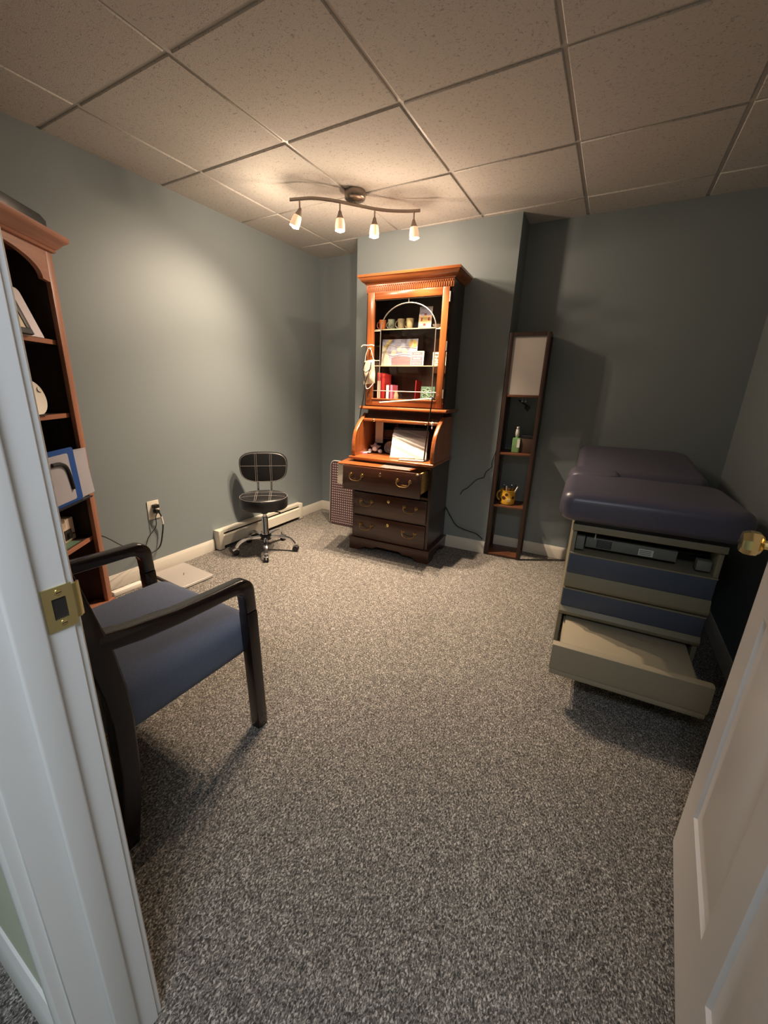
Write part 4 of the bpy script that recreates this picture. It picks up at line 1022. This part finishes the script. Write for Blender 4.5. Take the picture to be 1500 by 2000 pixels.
for (zb0, zb1, zt) in ((.375, .446, .540), (.230, .273, .362)):
    q = M(); q.box((.003, -.012, zb1), (EW - .003, .012, zt), MT['navy'], bev=.003); d = q.build('drawer', ex); d['label'] = 'navy blue drawer front'
    q = M(); q.prism([(-.014, zb0), (-.024, zb0 + .010), (-.026, zb0 + .022), (-.012, zb1), (.012, zb1), (.012, zb0)], 'x', .002, EW - .002, MT['taupe'], bev=.001); q.build('pull_lip', d)
    q = M(); q.box((.002, -.014, zt), (EW - .002, .01, zt + .006), MT['taupe']); q.build('drawer_edge', d)
# step drawer
q = M()
q.prism([(.030, -.325), (.500, -.325), (.520, .20), (.040, .20)], 'z', .196, .214, MT['taupe2'], bev=.002)
for x in (.028, .505): q.box((x, -.32, .120), (x + .012, .20, .197), MT['taupe2'])
stp = q.build('step', ex)
q = M(); q.prism([(-.362, .150), (-.366, .168), (-.362, .262), (-.350, .268), (-.326, .262), (-.322, .150)], 'x', -.004, .528, MT['taupe2'], bev=.002)
q.prism([(-.358, .124), (-.362, .134), (-.358, .147), (-.330, .150), (-.326, .124)], 'x', .0, .524, MT['taupe2'], bev=.002)
q.build('step_front', stp)
# pad
q = M()
so = rrect(-.072, -.072, .610, .50, [.06, .06, .10, .12], 8)
q.cushion(so, .705, .835, MT['vinyl'], bev=.045, seg=6, crown=.006)
q.build('seat_pad', ex)
q = M()
bo = rrect(-.034, .60, .590, 1.275, [.05, .05, .12, .10], 8)
def tilt(x, y): return max(0, (y - .56)) * .105
q.cushion(bo, .722, .835, MT['vinyl'], bev=.040, seg=6, zf=tilt, crown=.006)
q.build('back_pad', ex)
for x0, x1 in ((-.066, .19),):
    q = M(); q.cushion(rrect(x0, .40, x1, .69, .08, 8), .735, .846, MT['vinyl'], bev=.045, seg=6); q.build('side_wing', ex)

# ------------------------------------------------------------------ lights
def point(name, loc, power, col, r):
    l = bpy.data.lights.new(name, 'POINT'); l.energy = power; l.color = col; l.shadow_soft_size = r
    o = bpy.data.objects.new(name, l); C.objects.link(o); o.location = loc; return o
def spot(name, loc, d, power, col, r, size, blend):
    l = bpy.data.lights.new(name, 'SPOT'); l.energy = power; l.color = col; l.shadow_soft_size = r; l.spot_size = rad(size); l.spot_blend = blend
    o = bpy.data.objects.new(name, l); C.objects.link(o); o.location = loc
    o.rotation_euler = Vector(d).to_track_quat('-Z', 'Y').to_euler(); return o
WARM = (1.0, 0.772, 0.56)
BEAM = [(-.72, -.42, -1.1), (-.22, -.15, -1), (.06, -.10, -1), (.12, -.10, -1)]; BP_ = [66, 130, 220, 200]
for i, (p, d) in enumerate(LP):
    point('bulb_light', p, 9.0, WARM, .018)
    spot('bulb_beam', p, BEAM[i], BP_[i], WARM, .018, [116, 98, 95, 95][i], 1.0)
def area(name, loc, rot, sx, sy, power, col):
    l = bpy.data.lights.new(name, 'AREA'); l.shape = 'RECTANGLE'; l.size = sx; l.size_y = sy; l.energy = power; l.color = col
    o = bpy.data.objects.new(name, l); C.objects.link(o); o.location = loc; o.rotation_euler = rot; return o
area('hall_light', (2.72, -.62, H - .01), (0, 0, 0), .9, .6, 35, (0.80, 0.885, 1.0))

# ------------------------------------------------------------------ world, camera
w = bpy.data.worlds.new('world'); sc.world = w; w.use_nodes = True
w.node_tree.nodes['Background'].inputs['Color'].default_value = (.5, .55, .6, 1); w.node_tree.nodes['Background'].inputs['Strength'].default_value = 0.05
F = Vector((-0.47125632, 0.83275255, -0.29058676)); R_ = Vector((0.86581195, 0.4996061, 0.02762995)); U = Vector((-0.16818783, 0.2385727, 0.95644964))
cam = bpy.data.cameras.new('camera'); co = bpy.data.objects.new('camera', cam); C.objects.link(co)
mw = Matrix((R_, U, -F)).transposed().to_4x4(); mw.translation = Vector((2.512, 0, 1.245)); co.matrix_world = mw
cam.sensor_fit = 'HORIZONTAL'; cam.sensor_width = 36; cam.lens = 788.95 / 1500 * 36
cam.shift_x = (750 - 726.55) / 1500; cam.shift_y = -(1000 - 997.94) / 1500
cam.clip_start = 0.01; cam.clip_end = 50
sc.camera = co
sc.view_settings.view_transform = 'Standard'; sc.view_settings.look = 'None'; sc.view_settings.gamma = 1; sc.view_settings.use_curve_mapping = False
sc.view_settings.exposure = 0.0
